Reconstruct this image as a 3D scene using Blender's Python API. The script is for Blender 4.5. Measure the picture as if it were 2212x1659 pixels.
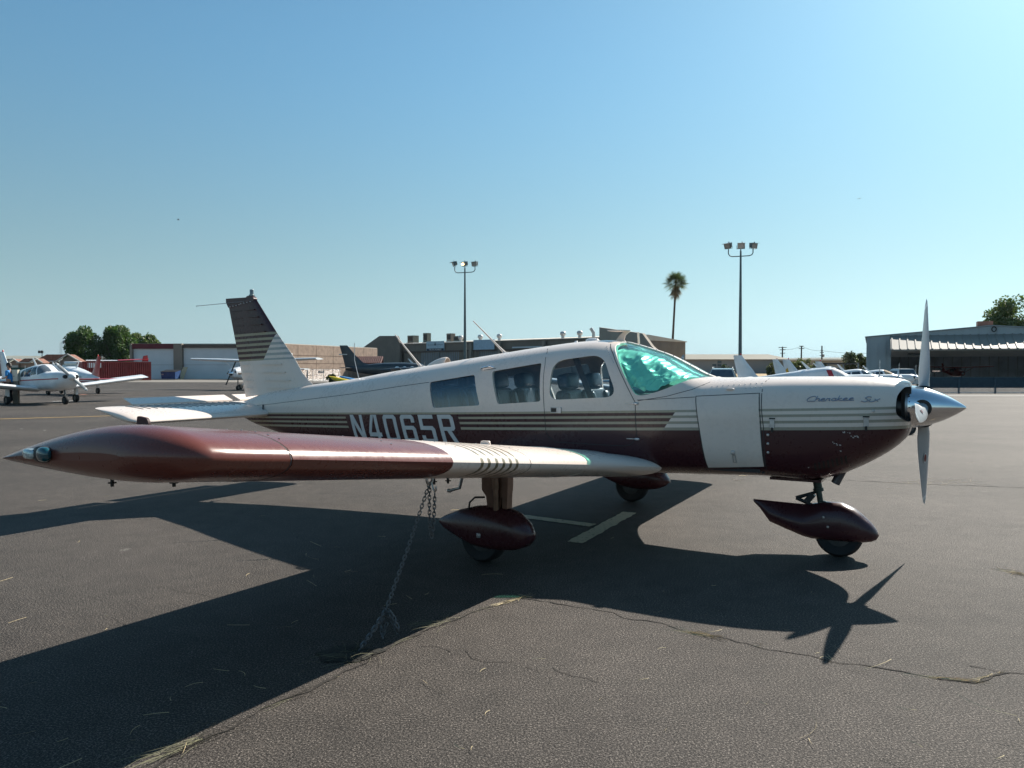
import bpy, bmesh, math, random
import numpy as np
from mathutils import Matrix, Vector, noise as mnoise
R = math.radians
for o in list(bpy.data.objects): bpy.data.objects.remove(o)
S = bpy.context.scene
C = S.collection
random.seed(11)

# ------------------------------------------------------------------ camera, sky, sun, exposure
FPX, HOR, EYE = 1662.0, 796.0, 1.545          # focal length and horizon row for a 2212 x 1659 frame, eye height
cam_d = bpy.data.cameras.new('camera'); cam = bpy.data.objects.new('camera', cam_d); C.objects.link(cam)
cam_d.sensor_width = 36.0; cam_d.lens = 36.0 * FPX / 2212.0
cam_d.clip_start = 0.1; cam_d.clip_end = 30000
cam.location = (0, 0, EYE)
cam.rotation_euler = (R(90) - math.atan((829.5 - HOR) / FPX), 0, 0)
S.camera = cam
SUN_EL, SUN_AZ = 37.3, 42.7                    # degrees; azimuth measured from +Y towards +X
w = bpy.data.worlds.new('World'); S.world = w; w.use_nodes = True
wn = w.node_tree; wn.nodes.clear()
sky = wn.nodes.new('ShaderNodeTexSky'); sky.sky_type = 'NISHITA'; sky.sun_disc = False
sky.sun_elevation = R(SUN_EL); sky.sun_rotation = R(SUN_AZ)
sky.altitude = 0; sky.air_density = 1.0; sky.dust_density = 0.55; sky.ozone_density = 3.5
bg = wn.nodes.new('ShaderNodeBackground'); bg.inputs['Strength'].default_value = 0.064
wo = wn.nodes.new('ShaderNodeOutputWorld')
# thin summer haze: the sky pales to a blue grey towards the horizon, the same all the way round
stc = wn.nodes.new('ShaderNodeTexCoord'); ssp = wn.nodes.new('ShaderNodeSeparateXYZ'); wn.links.new(stc.outputs['Generated'], ssp.inputs[0])
smr = wn.nodes.new('ShaderNodeMapRange'); smr.inputs[1].default_value = -0.02; smr.inputs[2].default_value = 0.42; smr.inputs[3].default_value = 0.92; smr.inputs[4].default_value = 0.0; smr.interpolation_type = 'SMOOTHSTEP'; wn.links.new(ssp.outputs[2], smr.inputs[0])
sbw = wn.nodes.new('ShaderNodeRGBToBW'); wn.links.new(sky.outputs[0], sbw.inputs[0])
sti = wn.nodes.new('ShaderNodeMix'); sti.data_type = 'RGBA'; sti.blend_type = 'MULTIPLY'; sti.inputs[0].default_value = 1; sti.inputs[7].default_value = (0.88, 1.22, 1.11, 1); wn.links.new(sky.outputs[0], sti.inputs[6])
shz = wn.nodes.new('ShaderNodeMix'); shz.data_type = 'RGBA'; shz.blend_type = 'MULTIPLY'; shz.inputs[0].default_value = 1; shz.inputs[7].default_value = (0.58, 0.81, 0.90, 1); wn.links.new(sbw.outputs[0], shz.inputs[6])
smx = wn.nodes.new('ShaderNodeMix'); smx.data_type = 'RGBA'; wn.links.new(smr.outputs[0], smx.inputs[0]); wn.links.new(sti.outputs[2], smx.inputs[6]); wn.links.new(shz.outputs[2], smx.inputs[7])
wn.links.new(smx.outputs[2], bg.inputs[0]); wn.links.new(bg.outputs[0], wo.inputs[0])
sd = bpy.data.lights.new('sun', 'SUN'); sd.energy = 5.0; sd.angle = R(0.53); sd.color = (1.0, 0.93, 0.83)
sun = bpy.data.objects.new('sun', sd); C.objects.link(sun)
sv = Vector((math.sin(R(SUN_AZ)) * math.cos(R(SUN_EL)), math.cos(R(SUN_AZ)) * math.cos(R(SUN_EL)), math.sin(R(SUN_EL))))
sun.rotation_euler = sv.to_track_quat('Z', 'Y').to_euler(); sun.location = sv * 60
S.view_settings.view_transform = 'Standard'; S.view_settings.look = 'None'
S.view_settings.gamma = 1.0; S.view_settings.exposure = 0.86; S.view_settings.use_curve_mapping = False
S.cycles.max_bounces = 10; S.cycles.transparent_max_bounces = 24

# ------------------------------------------------------------------ helpers
class MB:
    """collects vertices and faces of one mesh"""
    def __init__(s): s.v = []; s.f = []; s.mi = []
    def add(s, vs, fs, M=None, mi=0):
        n = len(s.v)
        s.v += [tuple(M @ Vector(p)) if M else tuple(p) for p in vs]
        s.f += [tuple(i + n for i in f) for f in fs]; s.mi += [mi] * len(fs)
        return s
    def box(s, c, d, M=None, mi=0, taper=1.0):
        x, y, z = d[0] / 2, d[1] / 2, d[2] / 2
        vs = [(c[0] + a * x * (taper if e > 0 else 1), c[1] + b * y * (taper if e > 0 else 1), c[2] + e * z) for e in (-1, 1) for a, b in ((-1, -1), (1, -1), (1, 1), (-1, 1))]
        return s.add(vs, [(3, 2, 1, 0), (4, 5, 6, 7), (0, 1, 5, 4), (1, 2, 6, 5), (2, 3, 7, 6), (3, 0, 4, 7)], M, mi)
    def tube(s, pts, rads, n=8, caps=True, M=None, mi=0):
        pts = [Vector(p) for p in pts]
        if not hasattr(rads, '__len__'): rads = [rads] * len(pts)
        rings = []; up = None
        for i, p in enumerate(pts):
            t = (pts[min(i + 1, len(pts) - 1)] - pts[max(i - 1, 0)]).normalized()
            if up is None: up = t.orthogonal().normalized()
            a = (up - t * up.dot(t)).normalized(); b = t.cross(a); up = a
            rings.append([p + (a * math.cos(k * 2 * math.pi / n) + b * math.sin(k * 2 * math.pi / n)) * rads[i] for k in range(n)])
        return s.loft(rings, caps, M, mi)
    def loft(s, rings, caps=True, M=None, mi=0, closed=True):
        n = len(rings[0]); vs = [p for r in rings for p in r]; fs = []
        for i in range(len(rings) - 1):
            for k in range(n if closed else n - 1):
                k2 = (k + 1) % n
                fs.append((i * n + k, i * n + k2, (i + 1) * n + k2, (i + 1) * n + k))
        if caps and closed: fs.append(tuple(range(n - 1, -1, -1))); fs.append(tuple((len(rings) - 1) * n + k for k in range(n)))
        return s.add(vs, fs, M, mi)
    def lathe(s, prof, n=24, M=None, mi=0):      # profile of (r, z) about z
        return s.loft([[(r * math.cos(k * 2 * math.pi / n), r * math.sin(k * 2 * math.pi / n), z) for k in range(n)] for r, z in prof], True, M, mi)
    def prism(s, poly, a, b, axis='y', M=None, mi=0):   # polygon extruded along an axis
        def P(u, v, t): return {'y': (u, t, v), 'x': (t, u, v), 'z': (u, v, t)}[axis]
        n = len(poly); vs = [P(u, v, a) for u, v in poly] + [P(u, v, b) for u, v in poly]
        fs = [tuple(range(n - 1, -1, -1)), tuple(range(n, 2 * n))] + [(k, (k + 1) % n, (k + 1) % n + n, k + n) for k in range(n)]
        return s.add(vs, fs, M, mi)
    def grid(s, P, M=None, mi=0):
        n = len(P[0]); vs = [p for r in P for p in r]
        return s.add(vs, [(i * n + j, i * n + j + 1, (i + 1) * n + j + 1, (i + 1) * n + j) for i in range(len(P) - 1) for j in range(n - 1)], M, mi)
    def slab(s, P, Q, M=None, mi=0):             # two grids (front, back) joined into a closed sheet
        a, b = len(P), len(P[0]); N = a * b
        vs = [p for r in P for p in r] + [p for r in Q for p in r]; fs = []
        for i in range(a - 1):
            for j in range(b - 1):
                q = (i * b + j, i * b + j + 1, (i + 1) * b + j + 1, (i + 1) * b + j)
                fs.append(q); fs.append(tuple(N + k for k in reversed(q)))
        rim = [j for j in range(b)] + [i * b + b - 1 for i in range(1, a)] + [(a - 1) * b + j for j in range(b - 2, -1, -1)] + [i * b for i in range(a - 2, 0, -1)]
        for k in range(len(rim)):
            p, q = rim[k], rim[(k + 1) % len(rim)]; fs.append((q, p, N + p, N + q))
        return s.add(vs, fs, M, mi)
    def blob(s, c, d, e=(0.5, 0.5), n=(16, 10), M=None, mi=0):   # superellipsoid: rounded boxes, cushions, balls
        def sg(a, p): return math.copysign(abs(a) ** p, a)
        vs = []; fs = []; N, L = n
        for i in range(L + 1):
            v = -math.pi / 2 + math.pi * i / L
            for k in range(N):
                u = 2 * math.pi * k / N
                vs.append((c[0] + d[0] / 2 * sg(math.cos(v), e[0]) * sg(math.cos(u), e[1]), c[1] + d[1] / 2 * sg(math.cos(v), e[0]) * sg(math.sin(u), e[1]), c[2] + d[2] / 2 * sg(math.sin(v), e[0])))
        for i in range(L):
            for k in range(N): fs.append((i * N + k, i * N + (k + 1) % N, (i + 1) * N + (k + 1) % N, (i + 1) * N + k))
        return s.add(vs, fs, M, mi)

def mesh(name, mb, mats, smooth=None):
    me = bpy.data.meshes.new(name); me.from_pydata(mb.v, [], mb.f)
    for m in (mats if isinstance(mats, (list, tuple)) else [mats]): me.materials.append(m)
    if any(mb.mi): me.polygons.foreach_set('material_index', mb.mi)
    bm = bmesh.new(); bm.from_mesh(me); bmesh.ops.recalc_face_normals(bm, faces=bm.faces); bm.to_mesh(me); bm.free()
    if smooth:
        me.polygons.foreach_set('use_smooth', [True] * len(me.polygons)); me.set_sharp_from_angle(angle=R(smooth))
    me.update(); return me
def obj(name, mb, mats, parent=None, smooth=None, label=None, cat=None, group=None, kind=None, loc=None, rot=None):
    me = mb if isinstance(mb, bpy.types.Mesh) else mesh(name, mb, mats, smooth)
    o = bpy.data.objects.new(name, me); C.objects.link(o)
    if parent: o.parent = parent
    if loc: o.location = loc
    if rot: o.rotation_euler = rot
    return tag(o, label, cat, group, kind)
def tag(o, label=None, cat=None, group=None, kind=None):
    if label: o['label'] = label
    if cat: o['category'] = cat
    if group: o['group'] = group
    if kind: o['kind'] = kind
    return o
def thing(name, label, cat, loc=(0, 0, 0), rz=0.0, group=None, scale=1.0):
    o = bpy.data.objects.new(name, None); C.objects.link(o); o.empty_display_size = 0.2
    o.location = loc; o.rotation_euler = (0, 0, rz); o.scale = (scale,) * 3
    return tag(o, label, cat, group)
def at(px, d): return (px - 1106.0) / FPX * d            # world X of a frame column at distance d
def zt_(py, d): return EYE - (py - HOR) / FPX * d        # world Z of a frame row at distance d
def gd(py): return EYE * FPX / (py - HOR)                # distance of a ground point in a frame row
def gp(px, py, z=0.0): d = gd(py); return (at(px, d), d, z)
def dup(root, loc, rz, label):
    r = root.copy(); C.objects.link(r); r.location = loc; r.rotation_euler = (0, 0, rz); r['label'] = label
    for ch in list(root.children):
        c = ch.copy(); C.objects.link(c); c.parent = r
        for g in ch.children:
            d = g.copy(); C.objects.link(d); d.parent = c
    return r

# ------------------------------------------------------------------ materials
class X:
    """node arithmetic"""
    def __init__(s, nt, k): s.nt = nt; s.k = k
    def op(s, o, b=None, c=None, rev=False):
        n = s.nt.nodes.new('ShaderNodeMath'); n.operation = o
        for i, a in enumerate(((b, s) if rev else (s, b)) + (c,)):
            if a is None: continue
            if isinstance(a, X): s.nt.links.new(a.k, n.inputs[i])
            else: n.inputs[i].default_value = a
        return X(s.nt, n.outputs[0])
    def __add__(s, b): return s.op('ADD', b)
    def __sub__(s, b): return s.op('SUBTRACT', b)
    def __rsub__(s, b): return s.op('SUBTRACT', b, rev=True)
    def __mul__(s, b): return s.op('MULTIPLY', b)
    def __lt__(s, b): return s.op('LESS_THAN', b)
    def __gt__(s, b): return s.op('GREATER_THAN', b)
    def __or__(s, b): return s.op('MAXIMUM', b)
    def __and__(s, b): return s.op('MULTIPLY', b)
    def inv(s): return s.op('SUBTRACT', 1.0, rev=True)
    def within(s, a, b): return (s > a) & (s < b)
    def absv(s): return s.op('ABSOLUTE')
MATS = {}
def base(name):
    m = bpy.data.materials.new(name); m.use_nodes = True; nt = m.node_tree
    return m, nt, nt.nodes['Principled BSDF']
def coords(nt):
    tc = nt.nodes.new('ShaderNodeTexCoord'); sp = nt.nodes.new('ShaderNodeSeparateXYZ'); nt.links.new(tc.outputs['Object'], sp.inputs[0])
    return tc.outputs['Object'], X(nt, sp.outputs[0]), X(nt, sp.outputs[1]), X(nt, sp.outputs[2])
def noise(nt, co, scale, detail=4, rough=0.55):
    n = nt.nodes.new('ShaderNodeTexNoise'); n.inputs['Scale'].default_value = scale; n.inputs['Detail'].default_value = detail; n.inputs['Roughness'].default_value = rough
    if co: nt.links.new(co, n.inputs['Vector'])
    return X(nt, n.outputs['Fac'])
def ramp(nt, fac, stops):
    r = nt.nodes.new('ShaderNodeValToRGB'); e = r.color_ramp.elements
    while len(e) < len(stops): e.new(0.5)
    for i, (p, c) in enumerate(stops): e[i].position = p; e[i].color = (*c, 1) if len(c) == 3 else c
    nt.links.new(fac.k, r.inputs[0]); return r.outputs[0]
def mix(nt, fac, a, b, mode='MIX'):
    n = nt.nodes.new('ShaderNodeMix'); n.data_type = 'RGBA'; n.blend_type = mode
    if isinstance(fac, X): nt.links.new(fac.k, n.inputs[0])
    else: n.inputs[0].default_value = fac
    for i, c in ((6, a), (7, b)):
        if isinstance(c, tuple): n.inputs[i].default_value = (*c, 1)
        else: nt.links.new(c, n.inputs[i])
    return n.outputs[2]
def bump(nt, p, h, strength, dist=0.01):
    b = nt.nodes.new('ShaderNodeBump'); b.inputs['Strength'].default_value = strength; b.inputs['Distance'].default_value = dist
    nt.links.new(h.k, b.inputs['Height']); nt.links.new(b.outputs[0], p.inputs['Normal'])
def pm(name, col, rough=0.6, metal=0.0, var=0.12, scale=3.0, bmp=0.0, bscale=40.0, coat=0.0, spec=None, streak=False):
    """plain procedural material: base colour with soft uneven wear"""
    if name in MATS: return MATS[name]
    m, nt, p = base(name); co, x, y, z = coords(nt)
    if streak:
        mp = nt.nodes.new('ShaderNodeMapping'); mp.inputs['Scale'].default_value = (1, 1, 0.08); nt.links.new(co, mp.inputs[0]); co = mp.outputs[0]
    n = noise(nt, co, scale, 6)
    lo = tuple(c * (1 - var) for c in col); hi = tuple(min(1, c * (1 + var)) for c in col)
    nt.links.new(ramp(nt, n, [(0.3, lo), (0.7, hi)]), p.inputs['Base Color'])
    p.inputs['Roughness'].default_value = rough; p.inputs['Metallic'].default_value = metal
    if coat: p.inputs['Coat Weight'].default_value = coat; p.inputs['Coat Roughness'].default_value = 0.06
    if spec is not None: p.inputs['Specular IOR Level'].default_value = spec
    if bmp: bump(nt, p, noise(nt, coords(nt)[0], bscale, 5), bmp)
    MATS[name] = m; return m
def glass(name, tint, gloss=1.0, base_refl=0.0):
    if name in MATS: return MATS[name]
    m = bpy.data.materials.new(name); m.use_nodes = True; nt = m.node_tree; nt.nodes.clear()
    t = nt.nodes.new('ShaderNodeBsdfTransparent'); t.inputs[0].default_value = (*tint, 1)
    g = nt.nodes.new('ShaderNodeBsdfGlossy'); g.inputs['Roughness'].default_value = 0.03; g.inputs[0].default_value = (gloss, gloss, gloss, 1)
    f = nt.nodes.new('ShaderNodeLayerWeight'); f.inputs[0].default_value = 0.5
    fx = X(nt, f.outputs['Facing']).op('POWER', 3.5) * 0.55 + (0.025 + base_refl)
    ms = nt.nodes.new('ShaderNodeMixShader'); o = nt.nodes.new('ShaderNodeOutputMaterial')
    nt.links.new(fx.k, ms.inputs[0]); nt.links.new(t.outputs[0], ms.inputs[1]); nt.links.new(g.outputs[0], ms.inputs[2]); nt.links.new(ms.outputs[0], o.inputs[0])
    MATS[name] = m; return m
CREAM = (0.79, 0.675, 0.595); MAROON = (0.058, 0.0175, 0.021); MAROON_SUNLIT = (0.150, 0.043, 0.030); GOLD = (0.43, 0.365, 0.26)  # second maroon, for the wing, is lightened to imitate its sunlit sheen
def paint(name, build):
    m, nt, p = base(name); co, x, y, z = coords(nt)
    c = build(nt, x, y, z)
    n = noise(nt, co, 2.2, 7, 0.65); n2 = noise(nt, co, 30, 3)
    c = mix(nt, 1.0, c, ramp(nt, n, [(0.25, (0.94, 0.935, 0.93)), (0.65, (1, 1, 1))]), 'MULTIPLY')
    nt.links.new(c, p.inputs['Base Color'])
    rr = ramp(nt, n2 * 0.5 + n * 0.5, [(0.3, (0.22,) * 3), (0.75, (0.38,) * 3)]); nt.links.new(rr, p.inputs['Roughness'])
    p.inputs['Coat Weight'].default_value = 0.22; p.inputs['Coat Roughness'].default_value = 0.08; p.inputs['Specular IOR Level'].default_value = 0.35
    bump(nt, p, noise(nt, co, 3.0, 2), 0.06, 0.004)
    MATS[name] = m; return m
def fus_paint(nt, x, y, z):
    s = z - x * 0.037
    letters = (x > ((1.12 - s) * 0.43 - 3.391)) & (x < ((1.133 - s) * 0.29 - 1.749))
    front = x > (s * 0.69 + (0.434 - 1.168 * 0.69))
    bands = s.within(1.116, 1.137) | s.within(1.066, 1.088) | s.within(1.013, 1.037)
    mar = (s < 1.013) | ((s < 1.163) & front.inv())
    gold = (bands & letters.inv()) | s.within(1.163, 1.183)
    grey = mix(nt, front, GOLD, (0.36, 0.325, 0.255))
    return mix(nt, gold, mix(nt, mar, CREAM, MAROON), grey)
def wing_paint(nt, x, y, z):
    a = y.absv(); k = a
    st = None
    for c in (2.90, 2.82, 2.73, 2.645, 2.56, 2.475):
        q = k.within(c - 0.016, c + 0.016); st = q if st is None else st | q
    return mix(nt, k > 3.21, mix(nt, st, CREAM, (0.20, 0.165, 0.10)), MAROON_SUNLIT)
def fin_paint(nt, x, y, z):
    s = z - (x + 5.5) * 0.03
    ph = (1.985 - s) * (1 / 0.0655)
    fr = ph.op('FRACT')
    rows = (s < 1.985) & (s > 1.635)
    gold = rows & (fr < 0.47)
    fwd = x > ((z - 1.97) * 0.62 - 4.87)
    mar = (s > 1.985) | (rows & (fr > 0.47) & fwd.inv())
    return mix(nt, gold, mix(nt, mar, CREAM, MAROON), mix(nt, fwd, (0.36, 0.31, 0.21), (0.40, 0.40, 0.37)))
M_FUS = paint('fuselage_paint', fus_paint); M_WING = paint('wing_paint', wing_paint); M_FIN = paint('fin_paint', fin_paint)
M_CREAM = paint('cream_paint', lambda nt, x, y, z: mix(nt, 0.0, CREAM, CREAM))
M_MAR = paint('maroon_paint', lambda nt, x, y, z: mix(nt, 0.0, MAROON, MAROON))
M_SEAM = pm('seam_shadow', (0.05, 0.045, 0.045), 0.8)
M_CHROME = pm('polished_metal', (0.80, 0.81, 0.83), 0.13, 1.0, 0.04, 6)
M_STEEL = pm('brushed_steel', (0.45, 0.45, 0.46), 0.4, 1.0, 0.2, 20)
M_TYRE = pm('tyre_rubber', (0.012, 0.012, 0.013), 0.8, 0, 0.3, 30)
M_RIM = pm('wheel_rim', (0.08, 0.08, 0.08), 0.4, 0.7, 0.2, 20)
M_BLACK = pm('black_metal', (0.015, 0.015, 0.016), 0.5, 0, 0.3, 20)
M_LEATHER = pm('blue_grey_leather', (0.02, 0.029, 0.042), 0.38, 0, 0.2, 25, 0.25, 60)
M_LINER = pm('cabin_liner', (0.30, 0.25, 0.22), 0.85, 0, 0.15, 8)
M_WHITE = pm('white_aircraft_paint', (0.74, 0.75, 0.76), 0.28, 0, 0.08, 3, coat=0.4)
M_RED = pm('red_paint', (0.42, 0.025, 0.03), 0.3, 0, 0.15, 4, coat=0.3)
M_LETTER = pm('letter_paint', (0.62, 0.60, 0.58), 0.5, 0, 0.08, 8)
G_CABIN = glass('cabin_glass', (0.90, 0.945, 0.965), 0.9, 0.01)
G_REAR = glass('rear_cabin_glass', (0.60, 0.72, 0.82), 0.9, 0.06)
G_SHIELD = glass('green_windshield_glass', (0.70, 0.98, 0.915), 0.9, 0.015)
M_PANE = pm('dark_window_glass', (0.03, 0.05, 0.07), 0.06, 0, 0.2, 4, spec=0.8)
# ------------------------------------------------------------------ ground
def asphalt():
    m, nt, p = base('asphalt'); co, x, y, z = coords(nt)
    big = noise(nt, co, 0.35, 6, 0.6); mid = noise(nt, co, 5.0, 5, 0.6); fine = noise(nt, co, 105.0, 5, 0.85)
    v = nt.nodes.new('ShaderNodeTexVoronoi'); v.inputs['Scale'].default_value = 120.0; nt.links.new(co, v.inputs['Vector'])
    vv = X(nt, v.outputs['Distance'])
    c = ramp(nt, fine, [(0.36, (0.005, 0.005, 0.005)), (0.47, (0.026, 0.024, 0.023)), (0.56, (0.080, 0.0735, 0.068)), (0.65, (0.30, 0.277, 0.256))])
    c = mix(nt, 1.0, c, ramp(nt, big * 0.6 + mid * 0.4, [(0.3, (0.72, 0.70, 0.685)), (0.7, (1.62, 1.53, 1.45))]), 'MULTIPLY')
    dust = noise(nt, co, 1.3, 8, 0.7)
    c = mix(nt, (dust > 0.67) & (mid > 0.5) & X(nt, noise(nt, co, 60, 2).k), c, (0.20, 0.185, 0.165))
    nt.links.new(c, p.inputs['Base Color'])
    p.inputs['Roughness'].default_value = 0.78; p.inputs['Specular IOR Level'].default_value = 0.16
    bump(nt, p, fine * 0.7 + vv * 0.5, 0.7, 0.008)
    return m
M_ASPH = asphalt()
g = MB(); g.add([(-6800, -190, 0), (6800, -190, 0), (6800, 8900, 0), (-6800, 8900, 0)], [(0, 1, 2, 3)])
obj('tarmac', g, M_ASPH, kind='structure')
M_CONC = pm('pale_concrete', (0.19, 0.172, 0.148), 0.85, 0, 0.15, 0.3)
g = MB(); g.add([(-110, 92, .012), (-14, 84, .012), (-14, 126, .012), (-110, 126, .012)], [(0, 1, 2, 3)])
obj('concrete_apron', g, M_CONC, kind='structure')
M_DRY = pm('dry_grass_field', (0.36, 0.25, 0.12), 0.95, 0, 0.3, 0.8)
g = MB(); g.add([(15, 135, .01), (130, 135, .01), (150, 250, .01), (10, 250, .01)], [(0, 1, 2, 3)])
obj('dry_field', g, M_DRY, kind='structure')
g = MB(); g.add([(18, 42.5, .008), (60, 42.5, .008), (62, 45, .008), (18, 45, .008)], [(0, 1, 2, 3)])
obj('concrete_gutter', g, pm('worn_gutter', (.105, .098, .09), .85, 0, .2, 1), kind='structure')

def worn(name, col):
    m, nt, p = base(name); co, x, y, z = coords(nt)
    n = noise(nt, co, 26, 7, 0.75)
    c = ramp(nt, n, [(0.36, (0.06, 0.055, 0.05)), (0.44, col), (0.8, tuple(a * 1.1 for a in col))])
    nt.links.new(c, p.inputs['Base Color']); p.inputs['Roughness'].default_value = 0.8; MATS[name] = m; return m
M_LINEY = worn('worn_cream_line_paint', (0.50, 0.44, 0.30)); M_LINEW = worn('worn_white_line_paint', (0.42, 0.41, 0.39)); M_LINEO = worn('yellow_line_paint', (0.62, 0.40, 0.13))
M_LINER2 = worn('faded_red_line_paint', (0.50, 0.24, 0.18))
def stripe(name, a, b, wd, mat, z=0.004, n=24):
    """painted line between two ground points with slightly ragged edges"""
    a = Vector(a[:2]); b = Vector(b[:2]); t = (b - a); L = t.length; t.normalize(); q = Vector((-t.y, t.x)); rows = []
    for i in range(n + 1):
        c = a + t * L * i / n
        rows.append([(*(c - q * (wd / 2 + random.uniform(-.06, .06) * wd)), z), (*(c + q * (wd / 2 + random.uniform(-.06, .06) * wd)), z)])
    return obj(name, MB().grid(rows), mat, kind='structure')

# ------------------------------------------------------------------ the parked aircraft: surface definitions (x forward, y to the far side, z up; origin under the wing leading edge)
PL = Vector((1.2815, 7.135, 0)); PA = R(-30.19)
LM = Matrix.Translation(PL) @ Matrix.Rotation(PA, 4, 'Z')
def L2W(p): return LM @ Vector(p)
SEC = np.array([
 (-5.49,1.115,.925,1.03,.035,2,2),(-5.3,1.175,.86,1.035,.075,2,2.2),(-5.0,1.25,.79,1.03,.13,2.2,2.3),(-4.6,1.30,.715,1.03,.19,2.3,2.5),
 (-4.2,1.355,.65,1.03,.25,2.4,2.7),(-3.6,1.42,.59,1.04,.345,2.5,3),(-3.0,1.508,.56,1.05,.44,2.6,3.2),(-2.5,1.573,.55,1.06,.51,2.7,3.5),
 (-2.0,1.64,.55,1.08,.565,2.8,3.8),(-1.5,1.703,.555,1.1,.6,2.9,4),(-1.0,1.765,.57,1.1,.615,3,4),(-.6,1.805,.585,1.1,.62,3,4),(-.4,1.813,.59,1.1,.618,3,4),(-.25,1.80,.595,1.1,.615,3,4),
 (-.1,1.765,.6,1.1,.61,3,4),(.05,1.72,.61,1.1,.605,2.9,4),(.2,1.668,.615,1.1,.6,2.8,4),(.4,1.568,.625,1.1,.59,2.7,4),(.55,1.492,.63,1.1,.582,2.7,4),(.65,1.466,.635,1.1,.577,2.8,4),(.8,1.468,.64,1.1,.568,3,4),
 (1.12,1.474,.652,1.1,.548,3.4,4),(1.4,1.478,.64,1.1,.53,3.6,3.6),(1.6,1.479,.668,1.1,.51,3.6,3.2),(1.8,1.478,.76,1.11,.475,3.5,2.9),(1.95,1.475,.85,1.12,.43,3.3,2.7),(2.05,1.468,.925,1.14,.385,3.2,2.6),(2.11,1.455,.985,1.16,.345,3,2.5),(2.145,1.435,1.035,1.18,.3,3,2.5),(2.16,1.40,1.09,1.2,.24,3,2.5)])
def pchip(x, xs, ys):
    h = np.diff(xs); d = np.diff(ys) / h; n = len(xs); m = np.zeros(n)
    for i in range(1, n - 1):
        if d[i - 1] * d[i] > 0:
            w1 = 2 * h[i] + h[i - 1]; w2 = h[i] + 2 * h[i - 1]; m[i] = (w1 + w2) / (w1 / d[i - 1] + w2 / d[i])
    m[0] = d[0]; m[-1] = d[-1]
    i = min(max(int(np.searchsorted(xs, x)) - 1, 0), n - 2); t = min(max((x - xs[i]) / h[i], 0), 1)
    return float((2*t**3-3*t*t+1)*ys[i] + (t**3-2*t*t+t)*h[i]*m[i] + (-2*t**3+3*t*t)*ys[i+1] + (t**3-t*t)*h[i]*m[i+1])
def sec(x): return [pchip(x, SEC[:, 0], SEC[:, k]) for k in range(1, 7)]
def skin_y(x, z, off=0.0):
    zt, zb, zm, hw, nu, nl = sec(x); zt += off; zb -= off; hw += off
    if z >= zm: t = min((z - zm) / (zt - zm), 1); n = nu
    else: t = min((zm - z) / (zm - zb), 1); n = nl
    return hw * (1 - t ** n) ** (1 / n)
def ring(x, off=0.0, n=64):
    zt, zb, zm, hw, nu, nl = sec(x); zt += off; zb -= off; hw = max(hw + off, .004); out = []
    zt = max(zt, zm + .004); zb = min(zb, zm - .004)
    for k in range(n):
        a = 2 * math.pi * (k + .5) / n; c, s = math.cos(a), math.sin(a); e = 2 / (nu if s >= 0 else nl)
        out.append((x, hw * math.copysign(abs(c) ** e, c), zm + ((zt - zm) if s >= 0 else (zm - zb)) * math.copysign(abs(s) ** e, s)))
    return out
def body_x(x0, x1, n): return [x0 + (x1 - x0) * i / n for i in range(n + 1)]
def normal_off(x, z, side, off):
    """point on the skin pushed outward by off"""
    e = 0.012; y = skin_y(x, z)
    n = Vector((-(skin_y(x + e, z) - skin_y(x - e, z)) / (2 * e), 1.0, -(skin_y(x, min(z + e, sec(x)[0] - .001)) - skin_y(x, z - e)) / (2 * e)))
    n.z = max(min(n.z, 4), -4); n.normalize()
    return Vector((x + n.x * off, side * (y + n.y * off), z + n.z * off))
def patch(mb, quad, side=-1, off=0.003, th=0.004, nu=6, nv=6):
    """sheet lying on the skin; quad = 4 corners in (x, z)"""
    a, b, c, d = [Vector(q) for q in quad]; P = []; Q = []
    for i in range(nv + 1):
        t = i / nv; l = a.lerp(d, t); r = b.lerp(c, t); pr = []; qr = []
        for j in range(nu + 1):
            p = l.lerp(r, j / nu); pr.append(normal_off(p.x, p.y, side, off)); qr.append(normal_off(p.x, p.y, side, off - th))
        P.append(pr); Q.append(qr)
    return mb.slab(P, Q)
def ribbon(mb, pts, wd, side=-1, off=0.0015, th=0.0025, closed=False, step=0.04):
    """narrow strip on the skin along a polyline in (x, z)"""
    q = [Vector(p) for p in pts]; r = []
    if closed: q.append(q[0])
    for i in range(len(q) - 1):
        n = max(1, int((q[i + 1] - q[i]).length / step))
        r += [q[i].lerp(q[i + 1], k / n) for k in range(n)]
    r.append(q[-1]); P = [[], []]; Q = [[], []]
    for i, p in enumerate(r):
        t = r[min(i + 1, len(r) - 1)] - r[max(i - 1, 0)]; t.normalize(); m = Vector((-t.y, t.x)) * wd / 2
        for k, s in ((0, 1), (1, -1)):
            e = p + m * s; P[k].append(normal_off(e.x, e.y, side, off)); Q[k].append(normal_off(e.x, e.y, side, off - th))
    return mb.slab(P, Q)
def rounded(poly, rads, n=6):
    out = []; N = len(poly)
    for i in range(N):
        p = Vector(poly[i]); a = Vector(poly[i - 1]) - p; b = Vector(poly[(i + 1) % N]) - p; r = min(rads[i] if hasattr(rads, '__len__') else rads, a.length * .45, b.length * .45)
        s = p + a.normalized() * r; e = p + b.normalized() * r
        for k in range(n + 1):
            t = k / n; out.append(tuple(s * (1 - t) ** 2 + p * 2 * t * (1 - t) + e * t * t))
    return out
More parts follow.
